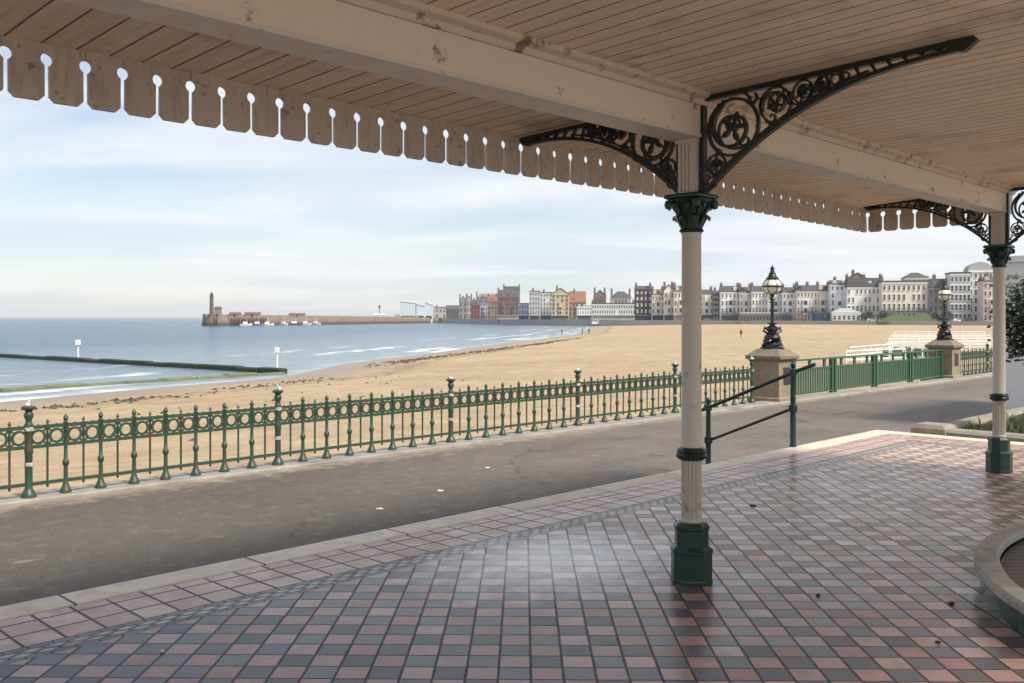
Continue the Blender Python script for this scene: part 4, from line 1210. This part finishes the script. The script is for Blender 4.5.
F_('cream_house', 652, 664, 294.5, 15, (.76,.69,.60), 'cream house with olive roof right of the dark hotel', 4, 4, shop=(.05,.05,.05), roof='brown', ridge=2.5)
F_('cream_gable_house', 664, 674, 291, 15, CR, 'cream gabled house just left of the nearest column', 4, 3, shop=(.05,.05,.05), rtype='gablefront', ridge=3)
F_('cream_gable_house', 674, 688, 291, 16, (.74,.66,.58), 'cream slate roofed house partly behind the nearest column', 4, 4, shop=(.4,.4,.4), ridge=2.5)
F_('cream_house', 700, 713, 294, 16, CR, 'cream building just right of the nearest column', 4, 4, shop=(.12,.12,.12), ridge=2)
F_('brown_house', 713, 721, 294, 18, DB, 'narrow dark brown brick house right of the nearest column', 5, 3, win='white', ridge=1.5, chim=1)
F_('white_house', 721, 740, 291.5, 15, WH, 'white seafront house with slate roof, second right of the dark brown house', 4, 5, shop=(.1,.1,.1), ridge=2.5, chim=2, balcony=True)
F_('terrace_house', 740, 752, 292, 16, CR, 'cream terraced house left of the nearer lamp, chimney at each end', 4, 4, ridge=2.2, chim=2)
F_('terrace_house', 752, 768, 291, 16, (.79,.76,.71), 'pale terraced house directly behind the nearer lamp', 4, 5, ridge=2.2, chim=2)
F_('terrace_house', 768, 783, 292.5, 17, (.75,.70,.64), 'cream terraced house right of the nearer lamp', 4, 4, ridge=2.2, chim=2)
F_('terrace_house', 783, 797, 292, 16, WH, 'white terraced house two right of the nearer lamp', 4, 4, ridge=2, chim=2)
F_('balconied_terrace', 797.5, 830.5, 290.5, 17, (.76,.71,.65), 'wide cream terrace with dark balcony and many chimneys', 4, 10, ridge=2.2, chim=4, balcony=True)
F_('tall_white_house', 831, 848, 284, 17, PW_, 'tall bluish white house left of the gabled white hotel', 5, 4, ridge=1.5, chim=1)
F_('white_hotel', 848, 883, 286.5, 17, WH, 'white hotel with slate mansard roof and peaked attic gable', 4, 9, rtype='mansard', ridge=3.6, chim=3)
F_('attic_gable', 849, 867, 279.5, 22, (.30,.23,.18), 'brown gable rising behind the white hotel roof', 4, 3, rtype='gablefront', ridge=2.6, chim=1)
F_('grand_hotel', 883.5, 929.5, 282, 17, CR, 'grand cream hotel of ten bays with balcony and domed centre roof', 4, 10, rtype='flat', chim=2, balcony=True)
F_('hotel_pavilion', 906, 928, 277.5, 20, (.72,.67,.60), 'hipped roof pavilion above the right half of the grand cream hotel', 5, 5, rtype='hip', ridge=2.2, chim=0)
F_('dark_mansard_block', 929.5, 952, 287, 22, (.28,.26,.25), 'grey block with dark mansard roof and blue shopfront left of the modern white flats', 4, 5, shop=(.05,.07,.2), rtype='mansard', ridge=3.4, chim=1)
F_('modern_flats', 951, 970, 273.5, 20, (.72,.73,.72), 'modern white flats with stepped flat roof right of the farther lamp', 5, 5, rtype='flat', chim=0, win_w=.6)
F_('modern_flats', 969.5, 992, 270.5, 24, (.78,.78,.75), 'tallest pale flats with rounded grey roof by the far column', 6, 5, rtype='barrel', roof='light', ridge=3.4, chim=0)
F_('pink_cream_house', 984, 1001, 281, 10, (.68,.58,.52), 'pinkish cream corner house left of the far column', 5, 4, ridge=1.5, chim=1)
F_('town_house', 1001, 1030, 279, 20, CR, 'cream building hidden behind the white pavilion', 4, 6, ridge=2, chim=2)
# low seafront kiosks
F_('seafront_colonnade', 741, 790, 313.5, 6, (.22,.20,.18), 'long low dark seafront arcade beneath the terraced houses', 1, 16, roof='light', rtype='flat', chim=0, group=None, win_w=.7)
F_('beach_kiosk', 833, 860, 312.5, 5, WH, 'small white beach kiosk with low hipped roof on the far seafront', 1, 6, roof='light', rtype='hip', ridge=1.8, chim=0, group=None, win_w=.6)
F_('blue_kiosk', 816, 832, 314, 5, (.03,.07,.20), 'dark blue low kiosk beside the white beach kiosk', 1, 3, roof='slate', rtype='flat', chim=0, group=None)
# grassy bank on the far seafront
g = XZ(915, ZW(915)+7)
b = MB(); n = 18; vs_ = []; fs_ = []
for i in range(n+1):
    for j in range(5):
        x = (i/n-.5)*27; q = j/4; zz = 3.4*math.sin(math.pi*min(1, q*.62))*(1-abs(2*i/n-1)**3)*(.8+.5*mnoise.noise((x*.22,q*2,1)))
        vs_.append((x, q*7, zz-.15))
for i in range(n):
    for j in range(4): q = i*5+j; fs_.append((q, q+5, q+6, q+1))
b.add(vs_, fs_); structure(b.build('grass_bank', M['grass_far'], None, smooth=True, loc=(g[0],g[1],TG)))
# far tree
def far_tree(px, back, h, label):
    Z = ZW(px)+back; rn = random.Random(int(px))
    r = empty('tree', XZ(px, Z, TG)); tag(r, label, 'tree', 'trees on the far seafront')
    b = MB(); b.tube([(0,0,-.5),(0,0,h*.6)], .25, 7, .1); b.build('trunk', M['bark'], r)
    b = MB()
    for k in range(500):
        p = Vector((rn.gauss(0,.24)*h, rn.gauss(0,.24)*h, h*.62+rn.gauss(0,.17)*h)); a = Vector((rn.uniform(-1,1), rn.uniform(-1,1), rn.uniform(-1,1))).normalized(); t = a.orthogonal(); l = .45
        b.add([p, p+a*l+t*l*.6, p+a*l*2, p+a*l-t*l*.6], [(0,1,2,3)])
    b.build('crown', M['leaf'], r, fix=False)
for px, bk, h, lb in ((826,8,4.5,'small dark tree left of the white beach kiosk roof'),(868,8,4,'small dark tree right of the white beach kiosk'),(884,9,4.4,'small dark tree left of the grassy bank'),(938,8,4.2,'dark tree between the grassy bank and the modern flats'),(946,8,3.8,'dark low tree just below the farther lamp globe')):
    far_tree(px, bk, h, lb)
# cars on the far road
car0 = None
def car(px, back, col, label):
    global car0
    Z = ZW(px)+back; r = empty('parked_car', XZ(px, Z, TG)); tag(r, label, 'car', 'cars on the far seafront road')
    b = MB(); pr = [(-2.1,.35),(2.1,.35),(2.15,.75),(1.2,.9),(.6,1.42),(-1.1,1.42),(-1.9,.95),(-2.15,.85)]
    b.prism(pr, -.85, .85, 'xz'); b.build('body', plain('car_paint', col, .3, .1), r)
    b = MB(); b.prism([(1.05,.93),(.55,1.34),(-1.0,1.34),(-1.65,.98)], -.87, .87, 'xz'); b.build('window', M['glass'], r)
    for x in (-1.3,1.3):
        b = MB(); b.prism([(x+.34*math.cos(2*math.pi*k/14), .34+.34*math.sin(2*math.pi*k/14)) for k in range(14)], -.9, .9, 'xz'); b.build('wheel', M['black'], r)
car(959, 5, (.75,.75,.75), 'white car on the far seafront road below the modern flats')
car(968, 6, (.05,.05,.06), 'black car right of the white car on the far road')
car(801, 4, (.3,.05,.05), 'dark red car on the far road below the balconied terrace')
car(872, 4, (.45,.47,.5), 'silver car on the far road right of the white kiosk')
car(700+8, 4, (.12,.13,.16), 'dark car on the far road just right of the nearest column')

# ------------------------------------------------------------------ harbour arm
A = XZ(203, 545); B = XZ(330, 640); C = XZ(442, 830)
def arm(A, B):
    pass
b = MB(); vs_ = []; fs_ = []
chain = [XZ(209,548), XZ(260,580), XZ(330,650), XZ(390,740), XZ(446,850)]
for i, p in enumerate(chain):
    q = chain[min(i+1,len(chain)-1)]; o_ = chain[max(i-1,0)]
    tx, ty = q[0]-o_[0], q[1]-o_[1]; l = math.hypot(tx,ty); nx, ny = -ty/l, tx/l
    for (off, z) in ((-7,SEA-2),(-6.3,1.6-.15*i),(3,1.6-.15*i),(3.2,3.4-.45*i),(5.5,3.4-.45*i),(7,SEA-2)):
        vs_.append((p[0]+nx*off, p[1]+ny*off, z))
for i in range(len(chain)-1):
    for k in range(6): fs_.append((i*6+k, i*6+(k+1)%6, (i+1)*6+(k+1)%6, (i+1)*6+k))
fs_ += [tuple(range(6)), tuple((len(chain)-1)*6+k for k in reversed(range(6)))]
b.add(vs_, fs_)
ha = empty('harbour_pier', (0,0,0)); tag(ha, 'long brown stone harbour arm reaching into the sea, lighthouse on its tip', 'pier')
b.build('stone_wall', M['harbour'], ha)
b = MB(); p = chain[0]; b.lathe([(7.2,SEA-2),(6.6,1.7),(6.6,1.9)], 20, (p[0]+4.2,p[1]+2.5,0)); b.build('pier_head', M['harbour'], ha)
b = MB(); rn = random.Random(4)
for k in range(22):
    f = k/21; q = (chain[0][0]+(chain[1][0]-chain[0][0])*f*1.0, chain[0][1]+(chain[1][1]-chain[0][1])*f)
    b.tube([(q[0]+5.0,q[1]-6.2,SEA-1),(q[0]+5.0,q[1]-6.2,1.2)], .35, 6)
b.build('timber_fender', M['black'], ha)
lh = empty('lighthouse', (XZ(210.8,549)[0], 550.5, 1.9)); tag(lh, 'tall slim dark stone lighthouse column at the tip of the harbour arm', 'lighthouse')
b = MB(); b.lathe([(1.8,0),(1.8,.9),(1.3,1.3),(1.0,11.2),(1.3,11.5),(1.3,12.0),(.95,12.1)], 14); b.build('tower', plain('lighthouse_stone', (.11,.085,.08), .85), lh)
b = MB(); b.lathe([(1.0,12.1),(1.0,13.2),(.5,13.8),(.1,14.5)], 10); b.build('lantern', M['black'], lh)
def hut(px, f, w_, h_, col, label, roofc=(.16,.1,.08)):
    i = min(int(f), 3); q = f-i; p = (chain[i][0]+(chain[i+1][0]-chain[i][0])*q, chain[i][1]+(chain[i+1][1]-chain[i][1])*q)
    r = empty('harbour_hut', (p[0],p[1],1.5-.15*f)); tag(r, label, 'hut', 'huts on the harbour arm')
    b = MB(); b.box(-w_/2,w_/2,-2,2,0,h_); b.build('wall', wallmat(col), r)
    b = MB(); b.prism([(-2.3,h_),(2.3,h_),(0,h_+1.2)], -w_/2-.2, w_/2+.2, 'yz'); b.build('roof', wallmat(roofc), r)
    b = MB(); b.box(-.6,.6,-2.06,-1.95,.1,2.0); b.build('door', M['black'], r)
hut(0, .17, 3.2, 5.2, (.25,.2,.17), 'tall narrow hut beside the lighthouse')
hut(0, .50, 6, 2.0, (.28,.2,.14), 'brown hut second along the harbour arm')
hut(0, .85, 9, 2.1, (.36,.2,.11), 'long rust brown hut on the harbour arm, right of the brown one')
hut(0, 1.5, 10, 1.8, (.3,.24,.18), 'longest sandy hut midway along the harbour arm')
def boat(px, Z, l, col, label):
    r = empty('moored_boat', XZ(px, Z, SEA), random.Random(int(px)).uniform(-.4,.4)); tag(r, label, 'boat', 'boats moored inside the harbour arm')
    b = MB(); vs_ = []; st = [(-.5,.7),(-.2,1),(.2,.9),(.42,.5),(.5,.04)]
    for (x, wq) in st:
        for (yy, z) in ((-1,1.1),(-.65,-.2),(.65,-.2),(1,1.1)): vs_.append((x*l, yy*wq*l*.17, z+(.35 if x > .4 else 0)))
    fs_ = [(0,1,2,3), (16,19,18,17)]
    for i in range(4):
        for k in range(4): fs_.append((i*4+k, i*4+(k+1)%4, (i+1)*4+(k+1)%4, (i+1)*4+k))
    b.add(vs_, fs_); b.build('hull', wallmat(col), r)
    b = MB(); b.bbox(-.25*l,.12*l,-.09*l,.09*l,1.1,2.3,.2); b.build('cabin', wallmat((.75,.75,.75)), r)
    b = MB(); b.tube([(.05*l,0,1),(.05*l,0,1+l*.7)], .06, 5); b.build('mast', M['whitepaint'], r)
for px, Z, l, col, lb in ((246,563,7,(.75,.75,.75),'white boat moored nearest the lighthouse'),(258,572,7.5,(.15,.2,.35),'blue hulled boat second from the lighthouse'),(268,575,7,(.78,.77,.74),'white boat moored below the long rust brown hut'),
    (284,588,6,(.7,.7,.7),'small white boat beneath the middle of the harbour arm'),(295,600,9,(.06,.08,.12),'long dark hulled boat, biggest on the harbour arm moorings'),(306,612,7,(.76,.76,.74),'white boat right of the long dark hulled boat'),(316,620,7,(.72,.72,.72),'white boat moored last along the harbour arm')):
    boat(px, Z-12, l, col, lb)
# gallery and beacon hut at the root of the arm
gl = empty('art_gallery', XZ(416.5, 800, -.5)); tag(gl, 'pale glassy twin block gallery with sloped roofs at the harbour root', 'building')
k = 800/F
gm = NT('gallery_glass'); gv = gm.sep(gm.pos()); gq = gm.m('DIVIDE', gv[0], 1.2); gf = gm.m('SUBTRACT', gq, gm.m('FLOOR', gq))
gm.set(gm.mix(gm.m('LESS_THAN', gf, .15), (.60,.66,.72), (.44,.50,.56)), .4)
for (x0, x1, h0, h1) in ((-16.5,-1,17.6,16.0),(-.2,8,15.0,13.0),(8,15.8,17.2,14.2)):
    x0, x1 = x0*k, x1*k
    b = MB(); b.prism([(x0,-4),(x1,-4),(x1,h1*k),(x0,h0*k)], 0, 14, 'xz'); o = b.build('gallery_block', gm.mat, gl)
    b = MB(); b.prism([(x0-.2,h0*k+.01),(x1+.2,h1*k+.01),(x1+.2,h1*k+.5),(x0-.2,h0*k+.5)], -.3, 14.3, 'xz'); b.build('roof', wallmat((.5,.52,.54)), o)
    b = MB(); b.box(x0+1, x1-.6, -.12, -.01, .2, 3.2); b.build('window', M['glass'], o)
bh = empty('beacon_hut', XZ(379, 790, -.3)); tag(bh, 'small white hut with a dark beacon mast left of the gallery', 'hut')
b = MB(); b.box(-5,5,0,5,-3,3.4); b.build('wall', wallmat(WH), bh)
b = MB(); b.prism([(-.3,3.4),(5.3,3.4),(2.5,4.8)], -5.2, 5.2, 'yz'); b.build('roof', wallmat((.6,.6,.6)), bh)
b = MB(); b.tube([(0,2.5,4.3),(0,2.5,10)], .35, 7, .25); b.lathe([(.9,9.6),(1.0,11.2),(.2,11.8)], 8, (0,2.5,0)); b.build('beacon', M['bronze'], bh)

# ------------------------------------------------------------------ white barrier rows on the beach
def beach_barrier(pxa, pxb, Z, h, label, tilt=0.0):
    A = XZ(pxa, Z); Bp = XZ(pxb, Z+tilt); za = sand_z(A[0],A[1])
    L = math.hypot(Bp[0]-A[0], Bp[1]-A[1]); a = math.atan2(Bp[1]-A[1], Bp[0]-A[0])
    r = empty('beach_barrier', (A[0],A[1],za), a); tag(r, label, 'barrier', 'white barriers on the beach')
    n = int(L/2.2); pp = None
    for i in range(n+1):
        if pp is None:
            b = MB(); b.box(-.05,.05,-.05,.05,-.6,h); pp = b.build('post', M['whitepaint'], r); o = pp
        else: o = inst(pp, r)
        o.location = (L*i/n,0,0)
    for q in range(3):
        b = MB(); z = h*(.3+.33*q); b.box(0, L, -.035, .035, z-.05, z+.05); b.build('rail', M['whitepaint'], r)
for i, (a_, b_, Z, h, tl, lb) in enumerate(((846,905,84,1.2,6,'nearest white barrier row behind the barred railing'),(850,900,93,1.2,14,'slanted white barrier row, second nearest on the sand'),(886,990,104,1.2,0,'third white barrier row, running behind the farther lamp base'),
    (888,992,122,1.2,4,'white barrier row in the middle of the group'),(890,990,140,1.2,4,'white barrier row second from the far side'),(893,985,165,1.3,5,'farthest white barrier row toward the town'))):
    beach_barrier(a_, b_, Z, h, lb, tl)
def stack(px, Z, w_, h_, label):
    p = XZ(px, Z); z = sand_z(p[0],p[1])
    r = empty('lounger_stack', (p[0],p[1],z), .1); tag(r, label, 'stack', 'grey stacks between the barriers')
    b = MB(); rn = random.Random(int(px))
    for k in range(4): b.bbox(-w_/2+rn.uniform(0,.15), w_/2-rn.uniform(0,.15), -.6, .6, h_*k/4, h_*(k+.75)/4, .03)
    b.build('stacked_seats', wallmat((.12,.125,.13)), r)
    for x in (-w_*.4,w_*.4):
        b = MB(); b.box(x-.05,x+.05,-.65,.65,-.3,h_+.05); b.build('strap', M['whitepaint'], r)
stack(893, 95, 1.8, .9, 'leftmost dark stack among the white barriers')
stack(903, 96, 1.5, 1.0, 'dark stack next right of the leftmost among the barriers')
stack(915, 98, 1.9, .75, 'low dark stack just left of the farther stone pillar')
stack(924, 97, 1.3, .8, 'dark stack partly behind the farther stone pillar')

# ------------------------------------------------------------------ people on the sand
def person(px, py, zg, facing, label, shirt, legs):
    p = G(px, py, zg); z = sand_z(p[0], p[1]); Z = F*(CH-z)/(py-HY); p = XZ(px, Z); z = sand_z(p[0], p[1])
    V = [(0,0,.95),(0,0,1.15),(0,.01,1.40),(0,.01,1.50),(0,-.01,1.63),(0,-.015,1.74),(.10,0,.90),(.12,.10,.50),(.12,.16,.08),(.12,.02,.03),(-.10,0,.90),(-.11,-.10,.50),(-.12,-.02,.08),(-.12,-.18,.03),
         (.19,.01,1.40),(.24,-.05,1.12),(.24,-.16,.90),(-.19,.01,1.40),(-.24,.05,1.12),(-.23,-.02,.88)]
    E = [(0,1),(1,2),(2,3),(3,4),(4,5),(0,6),(6,7),(7,8),(8,9),(0,10),(10,11),(11,12),(12,13),(2,14),(14,15),(15,16),(2,17),(17,18),(18,19)]
    RA = [.15,.15,.15,.06,.095,.075,.10,.07,.045,.04,.10,.07,.045,.04,.07,.05,.035,.07,.05,.035]
    me = bpy.data.meshes.new('person'); me.from_pydata(V, E, []); o = bpy.data.objects.new('person', me); COL.objects.link(o)
    sk = o.modifiers.new('skin', 'SKIN'); 
    for i, sv in enumerate(me.skin_vertices[0].data): sv.radius = (RA[i],RA[i]*.85)
    me.skin_vertices[0].data[0].use_root = True
    ss_ = o.modifiers.new('sub', 'SUBSURF'); ss_.levels = 1; ss_.render_levels = 1
    dg = bpy.context.evaluated_depsgraph_get(); ev = o.evaluated_get(dg); m2 = bpy.data.meshes.new_from_object(ev)
    o.modifiers.clear(); o.data = m2
    m2.materials.clear()
    for c in (shirt, legs, (.45,.28,.2)): m2.materials.append(plain('cloth', c, .9, .2, 5))
    for pl_ in m2.polygons:
        c = pl_.center.z; pl_.material_index = 2 if c > 1.53 else (0 if c > .93 or abs(pl_.center.x) > .19 else 1)
    m2.polygons.foreach_set('use_smooth', [True]*len(m2.polygons))
    o.location = (p[0], p[1], z); o.rotation_euler = (0,0,facing)
    hb = MB(); hb.lathe([(.105,1.66),(.105,1.74),(.08,1.80),(.02,1.83)], 10, (0,.01,0)); hb.build('hair', wallmat((.03,.02,.015)), o)
    return tag(o, label, 'person', 'people walking on the beach')
person(741, 338.5, -2, .6, 'person in dark clothes walking alone on the open sand', (.02,.02,.025), (.02,.02,.03))
person(562, 334.5, -3, -1.0, 'person in dark coat by the water, left of the pair', (.025,.025,.03), (.03,.03,.05))
person(582.5, 334.2, -3, 1.2, 'person in blue top, left one of the pair at the waterline', (.05,.08,.2), (.03,.03,.04))
person(589, 334, -3, -.5, 'person in dark red top, right one of the pair at the waterline', (.14,.03,.03), (.04,.04,.05))

# ------------------------------------------------------------------ small things on the floor
def leafy(px, py, z, r_, mat, name, label, cat, seed):
    rn = random.Random(seed); p = G(px, py, z); b = MB(); n = 9
    vs_ = [(0,0,.012)]+[(r_*rn.uniform(.55,1.1)*math.cos(6.283*k/n), r_*rn.uniform(.4,.8)*math.sin(6.283*k/n), rn.uniform(.002,.014)) for k in range(n)]
    b.add(vs_+[(x,y,.001) for x,y,_ in vs_[1:]], [(0,1+k,1+(k+1)%n) for k in range(n)]+[(1+k,1+n+k,1+n+(k+1)%n,1+(k+1)%n) for k in range(n)])
    return tag(b.build(name, mat, None, loc=(p[0],p[1],z)), label, cat)
leafy(163, 652, .001, .014, M['litter'], 'paper_scrap', 'tiny white paper scrap on the dark tiles, bottom left', 'litter', 1)
leafy(753, 506, .001, .03, M['deadleaf'], 'dead_leaf', 'dark dead leaf on the tiles right of the nearest column', 'leaf', 2)
leafy(952, 604, .001, .02, M['deadleaf'], 'dead_leaf', 'dark dead leaf lying close to the round bench', 'leaf', 3)
leafy(938, 643, .001, .017, M['deadleaf'], 'dead_leaf', 'dark dead leaf on the tiles, nearest the bottom right corner', 'leaf', 4)
leafy(818, 596, .001, .015, M['deadleaf'], 'dead_leaf', 'small dead leaf between the nearest column and the round bench', 'leaf', 5)
for i, (px, py) in enumerate(((440,491),(488,468),(380,509))):
    leafy(px, py, -.499, .045, M['litter'], 'paper_scrap', ('flattened white scrap on the asphalt, largest of three','white scrap on the asphalt nearest the railing','white scrap on the asphalt nearest the kerb')[i], 'litter', 20+i)

# ------------------------------------------------------------------ sea air
b = MB(); b.box(-75000, 75000, -75000, 75000, -9, 60)
hz = b.build('haze', None)
hz.data.materials.clear()
hm = bpy.data.materials.new('sea_air'); hm.use_nodes = True; hn = hm.node_tree; hn.nodes.clear()
pv = hn.nodes.new('ShaderNodeVolumePrincipled'); pv.inputs['Color'].default_value = (.97,.98,1,1); pv.inputs['Density'].default_value = .00016; pv.inputs['Anisotropy'].default_value = .0
ho = hn.nodes.new('ShaderNodeOutputMaterial'); hn.links.new(pv.outputs[0], ho.inputs['Volume'])
hz.data.materials.append(hm); hz['kind'] = 'stuff'
